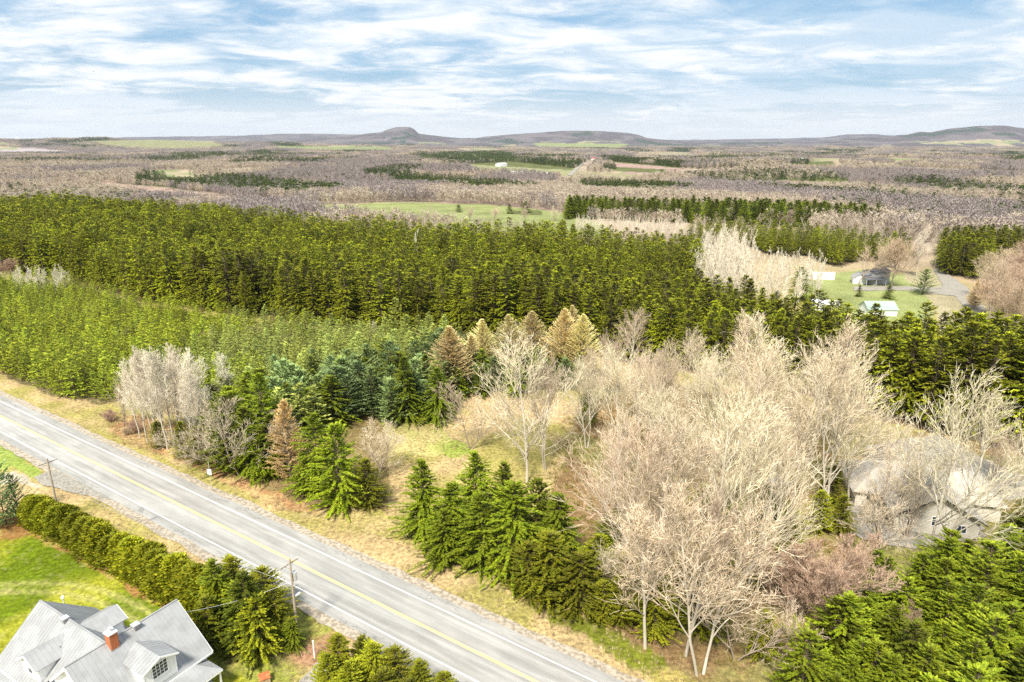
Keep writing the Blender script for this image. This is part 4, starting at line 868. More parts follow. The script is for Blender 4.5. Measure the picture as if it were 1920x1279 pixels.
# ---------------------------------------------------------------- far woods
def far_points(r0, r1, step):
    R_, A_ = [], []; r = r0
    while r < r1:
        da = step / r; a = np.arange(-.66, .66, da); A_.append(a + rng.uniform(-.4, .4, len(a)) * da); R_.append(r + rng.uniform(-.4, .4, len(a)) * step); r += step
    r = np.concatenate(R_); a = np.concatenate(A_); x = r * np.sin(a); y = r * np.cos(a); z = tz(x, y); px, py = P(x, y, z)
    m = (px > -40) & (px < 1960); return x[m], y[m], z[m], px[m], py[m], r[m]
NOGO = [PL, YG, PINEROW, PLR, PLR2] + [f[1] for f in FIELDS] + [[(1040, 340), (1110, 296), (1125, 297), (1075, 343)], [(1285, 600), (1303, 470), (1500, 470), (1720, 480), (1990, 470), (2200, 480), (2200, 1400), (1000, 1400), (1285, 700)], [(1040, 442), (1060, 412), (1300, 425), (1310, 460)]]
for (r0, r1, st, bf, cf, hb, tagn) in ((300, 950, 5.8, FB, FC, 11.5, 'near'), (950, 2300, 7.6, FB, FC, 12, 'middle'), (2300, 6500, 27, CB, CC, 1, 'distant')):
    x, y, z, px, py, r = far_points(r0, r1, st)
    bad = np.zeros(len(x), bool)
    for p_ in NOGO: bad |= inpoly(px, py, p_)
    u = rng.random(len(x)); con = np.zeros(len(x), bool); inn = np.zeros(len(x), bool)
    jx = px + (fbm(x / 55, y / 55, 131, 3) - .5) * 46; jy = py + (fbm(x / 70, y / 70, 137, 3) - .5) * np.clip(16000 / r, 4, 22)
    for d, p_ in CONIF: q = inpoly(jx, jy, p_); con |= q & (u < d); inn |= q
    for d, p_ in SCAT: con |= inpoly(px, py, p_) & (u < d) & ~inn
    cell = patch(x, y); bad |= (cell > .605) & (r > 1050); con |= (cell < .41) & (r > 900) & (rng.random(len(x)) < .8)
    thin = (fbm(x / 60, y / 60, 83, 3) < .40) & (u > .6) & ~con
    ok = ~bad & ~thin & ((r > 400) | (px > 1300))
    sc = rng.uniform(.7, 1.15, len(x)) * hb * (1 + .35 * (fbm(x / 110, y / 110, 85, 3) - .5) * 2)
    ib = np.where(ok & ~con)[0]; ic = np.where((ok & con))[0]
    m3 = fbm(x / 160, y / 260, 87, 3)
    if hb > 1: # stands of one tint: purple-grey or tan
        sel = rng.integers(0, 3, len(x)) * 2 + (m3 + rng.normal(0, .035, len(x)) > .5); idx = sel[ib]
    else: idx = (rng.integers(0, 2, len(x)) * 2 + (m3 > .5))[ib]
    if r0 == 300:
        o_ = ib[np.argsort(r[ib])]; nearest = o_[:290]; ib2 = o_[290:]
        for i in nearest:
            e = tree_at('midbare', x[i], y[i], z[i], sc[i], 'woodland_tree', 'tan bare tree in the woodland edge beyond the plantation', 'bare tree', 'bare trees in the woodland edge beyond the plantation', 1.15, parts=False)
        idx = sel[ib2]; ib = ib2
    names = {'near': ('bare_woodland', 'tan bare woodland just beyond the plantation'), 'middle': ('leafless_forest', 'brown and purple leafless forest in the middle distance'), 'distant': ('distant_forest', 'leafless forest covering the far valley')}[tagn]
    scatter(names[0], np.stack([x, y, z], 1)[ib], sc[ib] * (1.3 if hb > 1 else 1.2), bf, names[1], 'woodland', idx=idx, scz=sc[ib] * (1 if hb > 1 else 1.0))
    cn = {'near': ('mixed_conifers', 'scattered conifers and conifer blocks just beyond the plantation'), 'middle': ('conifer_blocks', 'dark conifer blocks in the middle distance'), 'distant': ('distant_conifers', 'dark conifer patches in the far valley')}[tagn]
    if len(ic): scatter(cn[0], np.stack([x, y, z], 1)[ic], sc[ic] * (1.35 if hb > 1 else 1.2), cf, cn[1], 'woodland', scz=sc[ic] * (.85 if hb > 1 else 1))

# ---------------------------------------------------------------- grass, brush and litter
def tuft(seed, m, n=14, w=.02, sp=.35):
    g = np.random.default_rng(seed); a = g.uniform(0, 6.28, n); rr_ = g.uniform(0, .3, n); B = np.stack([np.cos(a) * rr_, np.sin(a) * rr_, 0 * a - .03], 1)
    D = unit(np.stack([np.cos(a) * sp, np.sin(a) * sp, g.uniform(.35, 1, n)], 1) + g.normal(0, .2, (n, 3))); S = unit(np.cross(D, g.normal(size=(n, 3))))
    V, Q = diamonds(B, D, S, g.uniform(.4, 1, n), g.uniform(w * 2, w * 5, n)); return mesh_from('tuft_form', V, [Q], [m])
TD = [tuft(500 + i, M['dead']) for i in range(3)]; TG = [tuft(510 + i, M['grassg']) for i in range(3)]; TB = [tuft(520 + i, M['brush'], 26, .008, .6) for i in range(3)]
def ground_scatter(poly, step, forms, size, name, label, thr=0.0, cat='grass'):
    x, y = grid_pts(poly, step, .4)
    s_, t_ = (x - ax) * math.cos(RA) + (y - ay) * math.sin(RA), -(x - ax) * math.sin(RA) + (y - ay) * math.cos(RA)
    m = ((t_ > 6.6) | (t_ < -6.3)) & (fbm(x / 3, y / 3, 95, 3) > thr); x, y = x[m], y[m]
    return scatter(name, np.stack([x, y, tz(x, y)], 1), rng.uniform(*size, len(x)), forms, label, cat, tilt=.1)
ground_scatter([(-100, 640), (0, 690), (200, 740), (250, 770), (500, 880), (740, 790), (900, 810), (1000, 850), (1060, 1100), (1300, 1250), (1340, 1320), (1180, 1320), (700, 1080), (0, 700)], .75, TD, (.25, .6), 'dry_grass', 'dry straw coloured grass of the roadside verge', .42)
ground_scatter([(740, 800), (880, 830), (960, 1000), (980, 1120), (1330, 1290), (1200, 1290), (900, 1110), (700, 990), (600, 960), (420, 860), (700, 900)], .8, TG, (.18, .42), 'green_grass', 'green grass tufts along the verge and clearing', .52)
ground_scatter([(130, 905), (640, 1165), (660, 1260), (560, 1290), (300, 1110), (100, 925)], .7, TD, (.25, .6), 'dry_weeds', 'dry weeds between hedge and road', .42)
ground_scatter([(190, 770), (330, 790), (470, 860), (600, 960), (520, 960), (380, 880), (220, 830)], .8, TB, (.5, 1.1), 'brush', 'rusty brush along the foot of the trees by the road', .45, 'brush')
ground_scatter([(1080, 700), (1640, 790), (1640, 1000), (1500, 1290), (1300, 1260), (1050, 1090), (1010, 950)], 1.0, TB + TG, (.5, 1.2), 'undergrowth', 'brown undergrowth below the bare grove', .40, 'undergrowth')
ground_scatter([(560, 1140), (650, 1170), (625, 1225), (585, 1235)], .6, TB, (.3, .7), 'brush_pile', 'brown brush right of the utility pole', .3, 'brush')

# ---------------------------------------------------------------- boxes and buildings
def box_vq(x0, x1, y0, y1, z0, z1):
    V = [(x0, y0, z0), (x1, y0, z0), (x1, y1, z0), (x0, y1, z0), (x0, y0, z1), (x1, y0, z1), (x1, y1, z1), (x0, y1, z1)]
    return V, [(0, 3, 2, 1), (4, 5, 6, 7), (0, 1, 5, 4), (1, 2, 6, 5), (2, 3, 7, 6), (3, 0, 4, 7)]
class MB:
    def __init__(s): s.v = []; s.f = []
    def add(s, V, Fc): n = len(s.v); s.v += [tuple(p) for p in V]; s.f += [tuple(i + n for i in q) for q in Fc]; return s
    def box(s, *a): return s.add(*box_vq(*a))
    def slab(s, pts, th):   # planar polygon thickened downwards along its normal
        p = [Vector(q) for q in pts]; nn = (p[1] - p[0]).cross(p[2] - p[0]).normalized()
        if nn.z < 0: p.reverse(); nn = -nn
        n = len(p); V = [tuple(q) for q in p] + [tuple(q - nn * th) for q in p]
        return s.add(V, [tuple(range(n)), tuple(range(2 * n - 1, n - 1, -1))] + [(i, i + n, (i + 1) % n + n, (i + 1) % n) for i in range(n)])
    def bar(s, a, b, r, k=4, r2=None):
        v, q = prisms([(*a, *b, r, r if r2 is None else r2)], k); q = [tuple(int(j) for j in i) for i in q]
        return s.add(v, q + [tuple(range(k))[::-1], tuple(range(k, 2 * k))])
    def build(s, name, m, parent=None, label=None):
        me = bpy.data.meshes.new(name); me.from_pydata(s.v, [], s.f); me.materials.append(m); me.update()
        o = link(me, name, parent)
        if label: o['label'] = label
        return o
M['steel_roof'] = mat('grey_standing_seam_roof', rough=.5, spec=.4, build=noise_col((.275, .278, .28), (.325, .33, .335), .8, 4, stretch=(1, 1, 1)))
M['white_wall'] = mat('white_clapboard', (.82, .82, .82), .7)
M['trim'] = mat('white_trim', (.88, .88, .88), .5)
M['glass'] = mat('dark_window_glass', (.03, .04, .07), .08, .6)
M['brick'] = mat('orange_brick', rough=.9, build=noise_col((.38, .11, .045), (.54, .19, .075), 3))
M['mortar'] = mat('pale_mortar', (.42, .36, .30), .95)
M['concrete'] = mat('pale_concrete', rough=.9, build=noise_col((.55, .55, .53), (.75, .75, .73), 4))
M['ventm'] = mat('brown_grey_vent', (.30, .29, .29), .6)
M['metal'] = mat('galvanised_metal', (.62, .63, .64), .4, metal=.5)
M['beige_roof'] = mat('weathered_beige_shingles', rough=.95, build=noise_col((.34, .31, .265), (.44, .40, .35), 1.2, 8))
M['cream'] = mat('cream_wall', rough=.8, build=noise_col((.56, .52, .44), (.66, .62, .54), .6, 5))
M['darkwall'] = mat('charcoal_siding', (.13, .135, .15), .7)
M['greywall'] = mat('grey_siding', (.36, .37, .40), .7)
M['greenroof'] = mat('pale_green_roof', rough=.6, build=noise_col((.27, .38, .31), (.33, .43, .36), 1))
M['redroof'] = mat('red_roof', (.45, .12, .09), .7)
M['black'] = mat('dark_edge', (.03, .028, .025), .7)
M['wood'] = mat('weathered_wood', rough=.9, build=noise_col((.28, .22, .16), (.44, .36, .28), 6, 5, stretch=(6, 6, .5)))
M['deck'] = mat('brown_deck_boards', rough=.9, build=noise_col((.30, .20, .11), (.45, .32, .20), 4, 5))

# --- white house, lower left; local axes: X = along the long wing away from camera-left, Y = along the cross wing
OH = (-39.63, 55.48)
hs = empty('farmhouse', (OH[0], OH[1], 0), math.atan2(.5150, -.8572)); hs.scale = (1, -1, 1)
tag(hs, 'white farmhouse with grey metal roof, dormers and brick chimney at the lower left', 'house')
# local (a,b): a along +X; b mirrored along +Y by the negative scale
K = .843; HWD = 5.1; RZ = 8.0
def roofz(d): return RZ - K * abs(d)
mb = MB()   # walls
w = 4.7
mb.box(-w, w, -3.3, 7.1, 0, roofz(w)); mb.box(0, 11.9, -w, w, 0, roofz(w) - .01)
for b_ in (-3.3, 7.1): mb.add([(-w, b_, roofz(w)), (w, b_, roofz(w)), (0, b_, RZ - .12)], [(0, 1, 2)])
mb.add([(11.9, -w, roofz(w)), (11.9, w, roofz(w)), (11.9, 0, RZ - .12)], [(0, 1, 2)])
mb.build('wall', M['white_wall'], hs)
def slab_roof(name, pts, seams_dir, parent, m=M['steel_roof'], th=.14, gap=.45, clip=None):
    o = MB().slab(pts, th).build(name, m, parent)
    # standing seams: raised ribs down the slope, clipped to the panel
    p = [Vector(q) for q in pts]; nn = (p[1] - p[0]).cross(p[2] - p[0]).normalized()
    if nn.z < 0: nn = -nn
    down = Vector(seams_dir); down = (down - nn * down.dot(nn)).normalized(); acr = nn.cross(down)
    c = p[0]; us = [(q - c).dot(acr) for q in p]; s = MB(); u = min(us) + gap * .5
    while u < max(us):
        hit = []
        for i in range(len(p)):
            a, b = p[i], p[(i + 1) % len(p)]; ua, ub = us[i], us[(i + 1) % len(p)]
            if (ua - u) * (ub - u) < 0: t = (u - ua) / (ub - ua); hit.append((a + (b - a) * t - c).dot(down))
        if len(hit) == 2 and abs(hit[0] - hit[1]) > .3:
            h0_, h1_ = min(hit) + .04, max(hit) - .02; q0 = c + acr * u + down * h0_; q1 = c + acr * u + down * h1_
            s.bar(tuple(q0 + nn * .012), tuple(q1 + nn * .012), .022, 4)
        u += gap
    if s.v: sm = s.build('seam', m, o); sm['kind'] = 'stuff'
    return o
E_ = HWD
sl_ = lambda a, b, z: (a, b, z)
slab_roof('roof', [(0, 7.6, RZ), (0, -3.8, RZ), (-E_, -3.8, roofz(E_)), (-E_, 7.6, roofz(E_))], (-1, 0, -1), hs)
slab_roof('roof', [(0, 7.6, RZ - .004), (0, 0, RZ - .004), (E_, E_, roofz(E_)), (E_, 7.6, roofz(E_))], (1, 0, -1), hs)
slab_roof('roof', [(.0, -.0, RZ - .006), (0, -3.8, RZ - .006), (3.8, -3.8, roofz(3.8))], (1, 0, -1), hs)
slab_roof('roof', [(.02, 0, RZ), (12.4, 0, RZ), (12.4, -E_, roofz(E_)), (E_, -E_, roofz(E_))], (0, -1, -1), hs)
slab_roof('roof', [(.02, 0, RZ - .002), (12.4, 0, RZ - .002), (12.4, E_, roofz(E_)), (E_, E_, roofz(E_))], (0, 1, -1), hs)
mb = MB(); mb.box(-.09, .09, -3.8, 7.6, RZ - .05, RZ + .045).box(.1, 12.4, -.09, .09, RZ - .05, RZ + .05); mb.build('ridge_cap', M['steel_roof'], hs)
mb = MB()   # eave and rake trim
zE = roofz(E_)
mb.box(-E_ - .05, -E_ + .03, -3.8, 7.6, zE - .28, zE - .06)
mb.box(E_, 12.4, -E_ - .05, -E_ + .03, zE - .28, zE - .06).box(E_, 12.4, E_ - .03, E_ + .05, zE - .28, zE - .06)
for b_ in (-3.86, 7.6):
    mb.slab([(-E_ - .03, b_, zE - .05), (0, b_, RZ - .05), (0, b_ + .06, RZ - .05), (-E_ - .03, b_ + .06, zE - .05)], .22)
    mb.slab([((E_ if b_ > 0 else 3.7), b_, (zE if b_ > 0 else roofz(3.7)) - .05), (0, b_, RZ - .05), (0, b_ + .06, RZ - .05), ((E_ if b_ > 0 else 3.7), b_ + .06, (zE if b_ > 0 else roofz(3.7)) - .05)], .22)
for s_ in (-1, 1): mb.slab([(12.4, s_ * (E_ + .03), zE - .05), (12.4, 0, RZ - .05), (12.46, 0, RZ - .05), (12.46, s_ * (E_ + .03), zE - .05)], .22)
mb.build('trim', M['trim'], hs)
def window(parent, c, ux, wd, ht, cols, rows, outn, name='window'):
    """framed window centred at c in the plane of ux (horizontal) and z; outn points outwards"""
    c = Vector(c); ux = Vector(ux); uz = Vector((0, 0, 1)); o = Vector(outn)
    def bx(mb, u0, u1, z0, z1, d0, d1):
        V = [tuple(c + ux * u + uz * z + o * d) for d in (d0, d1) for u, z in ((u0, z0), (u1, z0), (u1, z1), (u0, z1))]
        mb.add(V, [(0, 1, 2, 3), (7, 6, 5, 4), (0, 4, 5, 1), (1, 5, 6, 2), (2, 6, 7, 3), (3, 7, 4, 0)])
    fr = MB(); t = .09
    bx(fr, -wd / 2 - t, wd / 2 + t, -ht / 2 - t, -ht / 2, .0, .06); bx(fr, -wd / 2 - t, wd / 2 + t, ht / 2, ht / 2 + t, 0, .06)
    bx(fr, -wd / 2 - t, -wd / 2, -ht / 2, ht / 2, 0, .06); bx(fr, wd / 2, wd / 2 + t, -ht / 2, ht / 2, 0, .06)
    for i in range(1, cols): u = -wd / 2 + wd * i / cols; bx(fr, u - .022, u + .022, -ht / 2, ht / 2, .01, .045)
    for i in range(1, rows): z = -ht / 2 + ht * i / rows; bx(fr, -wd / 2, wd / 2, z - .022, z + .022, .012, .043)
    w_ = fr.build(name, M['trim'], parent)
    for i in range(cols):
        for j in range(rows):
            g_ = MB(); bx(g_, -wd / 2 + wd * i / cols + .02, -wd / 2 + wd * (i + 1) / cols - .02, -ht / 2 + ht * j / rows + .02, -ht / 2 + ht * (j + 1) / rows - .02, .004, .02); g_.build('pane', M['glass'], w_)
    return w_
def dormer(parent, axis, ctr, start, end, rz, hw, slope, wallpos, win, ov=.0):
    """gabled dormer; ridge runs along axis (vector) at offset ctr across"""
    ax_ = Vector((*axis, 0)); cr_ = Vector((-axis[1], axis[0], 0)); base = cr_ * (ctr if False else 0)
    def q(s, t, z): v = Vector(ctr) + ax_ * s + cr_ * t; return (v.x, v.y, z)
    for sg in (-1, 1):
        # where the dormer eave meets the main slope (height rz-slope*hw)
        ze = rz - slope * hw; s_e = (RZ - ze) / K
        slab_roof('dormer_roof', [q(start, 0, rz), q(end, 0, rz), q(end, sg * hw, ze), q(min(s_e, end - .1), sg * hw, ze)], tuple(cr_ * sg + Vector((0, 0, -1))), parent, th=.1)
    ww = hw - .28; zb = RZ - K * wallpos - .1; zt = rz - slope * ww - .08
    mb = MB(); mb.add([q(wallpos, -ww, zb), q(wallpos, ww, zb), q(wallpos, ww, zt), q(wallpos, 0, rz - .1), q(wallpos, -ww, zt)], [(0, 1, 2, 3, 4)])
    for sg in (-1, 1): s0_ = (RZ - zt) / K; mb.add([q(wallpos, sg * ww, zb), q(wallpos, sg * ww, zt), q(min(s0_, wallpos - .05), sg * ww, zt)], [(0, 1, 2)])
    mb.build('dormer_wall', M['white_wall'], parent)
    tr = MB()
    for sg in (-1, 1): tr.slab([q(end, sg * (hw + .02), ze - .04), q(end, 0, rz - .02), q(end + .06, 0, rz - .02), q(end + .06, sg * (hw + .02), ze - .04)], .17)
    for sg in (-1, 1): tr.add(*(lambda a: ([q(wallpos + .02, sg * ww - .09, zb), q(wallpos + .02, sg * ww + .09, zb), q(wallpos + .02, sg * ww + .09, zt), q(wallpos + .02, sg * ww - .09, zt)], [(0, 1, 2, 3)]))(0))
    tr.build('dormer_trim', M['trim'], parent)
    if win:
        wd, ht, c_, r_, wz = win; window(parent, q(wallpos + .02, 0, wz), tuple(cr_), wd, ht, c_, r_, tuple(ax_))
dormer(hs, (0, -1), (6.0, 0, 0), .9, 4.65, 7.25, 1.85, .62, 4.3, (.8, 1.3, 1, 2, 5.55))
dormer(hs, (-1, 0), (0, 2.15, 0), 1.07, 5.2, 7.1, 1.9, .45, 4.85, (1.5, 1.45, 4, 4, 5.55))
dormer(hs, (0, 1), (4.9, 0, 0), .1, 3.9, 7.9, 1.8, .55, 3.5, None)
window(hs, (0, -3.32, 6.0), (1, 0, 0), .9, .9, 2, 1, (0, -1, 0))
window(hs, (9.5, -w - .01, 2.1), (1, 0, 0), .9, 1.3, 2, 2, (0, -1, 0)); window(hs, (-w - .01, 4.5, 1.7), (0, 1, 0), .9, 1.2, 2, 2, (-1, 0, 0)); window(hs, (11.92, 1.5, 5.2), (0, 1, 0), .8, 1.2, 1, 2, (1, 0, 0)); window(hs, (2.2, 7.12, 5.0), (1, 0, 0), .8, 1.2, 1, 2, (0, 1, 0))
# porches
slab_roof('porch_roof', [(-4.7, 5.3, 3.55), (-4.7, -4, 3.55), (-7.3, -4, 2.85), (-7.3, 7.05, 2.85)], (-1, 0, -1), hs, th=.1)
slab_roof('porch_roof', [(-4.7, 5.3, 3.55), (-7.3, 7.05, 2.85), (-4.7, 7.05, 2.85)], (0, 1, -1), hs, th=.1)
slab_roof('porch_roof', [(7.2, -4.7, 3.4), (12.6, -4.7, 3.4), (12.6, -7.2, 2.75), (7.2, -7.2, 2.75)], (0, -1, -1), hs, th=.1)
mb = MB(); mb.box(-7.32, -7.22, -4, 7.07, 2.62, 2.78).box(-7.2, -4.72, 6.97, 7.07, 2.62, 2.78); mb.build('porch_trim', M['trim'], hs)
for b_ in (6.8, 4.6, 2.4, 0.2): MB().box(-7.2, -7.04, b_ - .08, b_ + .08, .15, 2.66).build('porch_post', M['trim'], hs)
mb = MB()
for b_ in np.arange(4.75, 6.7, .17): mb.box(-7.14, -7.10, b_, b_ + .04, .25, 1.0)
mb.box(-7.16, -7.08, 4.7, 6.7, 1.0, 1.06).box(-7.16, -7.08, 4.7, 6.7, .2, .26); mb.build('porch_railing', M['trim'], hs)
MB().box(-7.3, -4.72, -4, 7.1, 0, .18).build('porch_floor', M['greywall'], hs)
MB().box(-.9, .0, 0, .85, 7.0, 7.35).build('chimney_flashing', M['ventm'], hs)
ch = MB().box(-.83, -.07, .06, .80, 7.2, 9.0).build('chimney', M['mortar'], hs)
bk = MB().box(-.115, .115, -.02, .02, -.04, .04); bme = bpy.data.meshes.new('brick_form'); bme.from_pydata(bk.v, [], bk.f); bme.materials.append(M['brick']); nb_ = 0
bm2 = MB().box(-.02, .02, -.115, .115, -.04, .04); bme2 = bpy.data.meshes.new('brick_form_side'); bme2.from_pydata(bm2.v, [], bm2.f); bme2.materials.append(M['brick'])
for kz in range(17):
    z = 7.42 + kz * .095
    for i in range(3):
        off = (kz % 2) * .12 - .06
        for yy in (.05, .81): link(bme, 'brick', ch, (-.45 + (i - 1) * .25 + off * .8, yy, z))
        for xx in (-.84, -.06): link(bme2, 'brick', ch, (xx, .43 + (i - 1) * .25 + off * .8, z))
MB().box(-.93, .03, -.04, .90, 9.05, 9.17).build('chimney_cap', M['concrete'], hs)
mb = MB(); mb.bar((-.45, .43, 9.17), (-.45, .43, 9.5), .11, 10); mb.bar((-.45, .43, 9.55), (-.45, .43, 9.62), .2, 10); mb.bar((-.45, .43, 9.5), (-.45, .43, 9.55), .02, 4); mb.build('chimney_pot', M['metal'], hs)
for (a_, b_) in ((6.9, -.25), (-.25, 2.9)): v_ = MB().box(a_ - .28, a_ + .28, b_ - .28, b_ + .28, 7.75, 8.18).build('roof_vent', M['ventm'], hs); MB().box(a_ - .36, a_ + .36, b_ - .36, b_ + .36, 8.18, 8.28).build('vent_cap', M['metal'], v_)
MB().bar((5.0, -1.9, 6.35), (5.0, -1.9, 6.8), .06, 8, .05).build('vent_pipe', M['ventm'], hs)

def gable_house(name, label, cat, px, py, rot, wdt, lng, hw_, rise, wallm, roofm, wins=(), z0=None, over=.4, door=True, pos=None, group=None):
    x, y = pos or G(px, py); z = float(tz(np.array([x]), np.array([y]))[0]) if z0 is None else z0
    e = empty(name, (x, y, z), rot); tag(e, label, cat, group); a, b = wdt / 2, lng / 2
    mb = MB().box(-a, a, -b, b, -.3, hw_); 
    for s in (-1, 1): mb.add([(-a, s * b, hw_), (a, s * b, hw_), (0, s * b, hw_ + rise)], [(0, 1, 2)])
    mb.build('wall', wallm, e)
    k = rise / a
    for s in (-1, 1): MB().slab([(0, -b - over, hw_ + rise + .1), (0, b + over, hw_ + rise + .1), (s * (a + over), b + over, hw_ - k * over + .1), (s * (a + over), -b - over, hw_ - k * over + .1)], .15).build('roof', roofm, e)
    for (side, u, zc_, ww, wh) in wins:
        if side in 'fb': sg = -1 if side == 'f' else 1; window(e, (u, sg * b, zc_), (1, 0, 0), ww, wh, 1, 1, (0, sg, 0))
        else: sg = -1 if side == 'l' else 1; window(e, (sg * a, u, zc_), (0, 1, 0), ww, wh, 1, 1, (sg, 0, 0))
    if door: MB().box(-.5, .5, -b - .06, -b - .01, 0, 2.1).build('door', M['ventm'], e)
    return e
# beige roofed house on the right
rx, ry = G(1752, 1003); bh = empty('bungalow', (rx, ry, 0), R(-14)); tag(bh, 'wide cream house with weathered beige roof behind the lower right firs', 'house')
mb = MB().box(-5.5, 5.5, 0, 9, 0, 3.0); mb.add([(-5.5, 0, 3), (5.5, 0, 3), (0, 0, 6.2)], [(0, 1, 2)]); mb.box(-9.5, 10.5, 6, 16, 0, 2.9); mb.build('wall', M['cream'], bh)
for s in (-1, 1):
    MB().slab([(0, -.7, 6.4), (0, 11, 6.4), (s * 6.2, 11, 2.8), (s * 6.2, -.7, 2.8)], .18).build('roof', M['beige_roof'], bh)
    MB().slab([(0, -.76, 6.36), (s * 6.2, -.76, 2.76), (s * 6.2, -.70, 2.76), (0, -.70, 6.36)], .16).build('fascia', M['black'], bh)
MB().slab([(-10.2, 5.4, 2.75), (11.2, 5.4, 2.75), (6, 11, 6.1), (-5, 11, 6.1)], .18).build('roof', M['beige_roof'], bh)
MB().slab([(-10.2, 16.6, 2.75), (11.2, 16.6, 2.75), (6, 11, 6.1), (-5, 11, 6.1)], .18).build('roof', M['beige_roof'], bh)
MB().slab([(-10.2, 5.4, 2.75), (-10.2, 16.6, 2.75), (-5, 11, 6.1)], .18).build('roof', M['beige_roof'], bh)
MB().slab([(11.2, 5.4, 2.75), (11.2, 16.6, 2.75), (6, 11, 6.1)], .18).build('roof', M['beige_roof'], bh)
window(bh, (-.3, -.01, 2.2), (1, 0, 0), .7, 1.4, 1, 2, (0, -1, 0)); window(bh, (-3.4, -.01, 1.3), (1, 0, 0), .9, 1.0, 1, 1, (0, -1, 0)); window(bh, (3.2, -.01, 1.4), (1, 0, 0), 1.3, 1.1, 2, 1, (0, -1, 0))
MB().box(.9, 1.25, 7.2, 7.5, 5.8, 6.9).build('chimney', M['black'], bh)
MB().box(-.45, .45, -.05, -.01, 0, .1).build('door_sill', M['concrete'], bh)
# framed deck left of it
dx_, dy_ = G(1648, 925, 2.4); dk = empty('wooden_deck', (dx_, dy_, 0), R(-14)); tag(dk, 'brown raised deck with dark frame left of the beige roof', 'deck')
for i in range(9): MB().box(-1.7, 1.7, -1.9 + i * .43, -1.9 + i * .43 + .38, 2.3, 2.36).build('plank', M['deck'], dk)
for s in (-1, 1): MB().box(s * 1.8 - .08, s * 1.8 + .08, -2.0, 2.1, 2.3, 2.95).build('side_rail', M['black'], dk)
MB().box(-1.7, 1.7, 1.98, 2.12, 2.3, 2.95).build('back_rail', M['black'], dk)
for sx_ in (-1, 1):
    for sy_ in (-1, 1): MB().box(sx_ * 1.6 - .08, sx_ * 1.6 + .08, sy_ * 1.8 - .08, sy_ * 1.8 + .08, 0, 2.3).build('post', M['wood'], dk)
gable_house('garden_shed', 'small blue grey roofed shed among the bare trees', 'shed', 1460, 925, R(8), 2.2, 2.0, 1.9, .5, M['wood'], M['greywall'])
gable_house('grey_house', 'charcoal and grey two storey house at the far homestead', 'house', 1640, 531, R(-62), 6, 9, 5.0, 1.0, M['greywall'], M['darkwall'], (('l', -2.2, 3.9, 1.3, .8), ('l', 2.2, 3.9, 1.3, .8)), door=False)
gx, gy = G(1640, 536); 
q = empty('carport', (gx, gy, 0), R(0)); tag(q, 'dark open carport against the grey house', 'carport')
MB().slab([(-4, -1, 2.7), (4, -1, 2.7), (4, 4, 3.6), (-4, 4, 3.6)], .2).build('roof', M['darkwall'], q)
for s in (-3.8, 0, 3.8): MB().box(s - .1, s + .1, -.9, -.7, 0, 2.7).build('post', M['greywall'], q)
MB().box(-3.9, 3.9, 3.4, 3.6, 0, 2.6).build('back_wall', M['black'], q)
gable_house('grey_house_wing', 'pale lower wing at the left of the grey house', 'house', 1610, 530, R(-20), 5, 6, 2.4, 1.6, M['white_wall'], M['ventm'], door=False)
gable_house('trailer', 'long white trailer at the left of the homestead', 'trailer', 1541, 523, R(82), 2.9, 9, 2.4, .25, M['white_wall'], M['trim'], over=.1)
gable_house('small_trailer', 'short white trailer left of the long one', 'trailer', 1513, 521, R(85), 2.6, 3.6, 2.3, .3, M['white_wall'], M['trim'], over=.1)
gable_house('white_shed', 'white roofed shed behind the plantation edge', 'shed', 1545, 580, R(70), 5, 8, 2.4, .8, M['white_wall'], M['trim'])
gable_house('green_shed', 'shed with pale green metal roof at the homestead', 'shed', 1645, 588, R(88), 7, 9, 2.2, 1.9, M['white_wall'], M['greenroof'])
gable_house('white_farmhouse', 'white gabled farmhouse before the long row of pines', 'house', 1125, 403, R(5), 7.5, 8, 4, 3, M['white_wall'], M['trim'], (('f', -1.8, 2, 1, 1.3), ('f', 1.8, 2, 1, 1.3), ('f', 0, 5, .9, 1)))
gable_house('white_garage', 'low white garage left of the white farmhouse', 'shed', 1102, 406, R(80), 5, 8, 2.2, 1, M['white_wall'], M['trim'])
gable_house('white_outbuilding', 'white outbuilding right of the white farmhouse', 'shed', 1158, 405, R(60), 4, 5, 2.4, 1.2, M['white_wall'], M['trim'])
def dome(name, label, px, py, wd, ln_, rot, m):
    x, y = G(px, py, -18); z = float(tz(np.array([x]), np.array([y]))[0]); x, y = G(px, py, z); z = float(tz(np.array([x]), np.array([y]))[0])
    e = empty(name, (x, y, z), rot); tag(e, label, 'barn'); mb = MB(); n = 10; V = []
    for s in (-1, 1):
        for i in range(n + 1): a = math.pi * i / n; V.append((wd / 2 * math.cos(a), s * ln_ / 2, wd * .42 * math.sin(a)))
    mb.add(V, [(i, i + 1, n + 2 + i, n + 1 + i) for i in range(n)] + [tuple(range(n + 1)), tuple(range(2 * n + 1, n, -1))]); mb.build('roof', m, e)
    MB().box(-2, 2, -ln_ / 2 - .2, -ln_ / 2 - .05, 0, 4).build('door', M['greywall'], e)
dome('arched_barn', 'pale arched barn in the far green meadow', 970, 326, 20, 26, R(85), M['cream'])
dome('arched_shed', 'small white arched shed right of the arched barn', 1020, 325, 9, 16, R(80), M['white_wall'])
def far_b(name, label, px, py, zg, *a, **k):
    z = zg
    for _ in range(4): x, y = G(px, py, z); z = float(tz(np.array([x]), np.array([y]))[0])
    return gable_house(name, label, 'building', px, py, *a, pos=(x, y), **k)
far_b('red_barn', 'long red roofed barn on the far rise', 1118, 300, -10, R(80), 12, 34, 4, 3, M['white_wall'], M['redroof'])
far_b('far_warehouse', 'long white warehouse beyond the pine row', 1511, 373, -5, R(85), 10, 24, 4, 1.2, M['white_wall'], M['trim'])
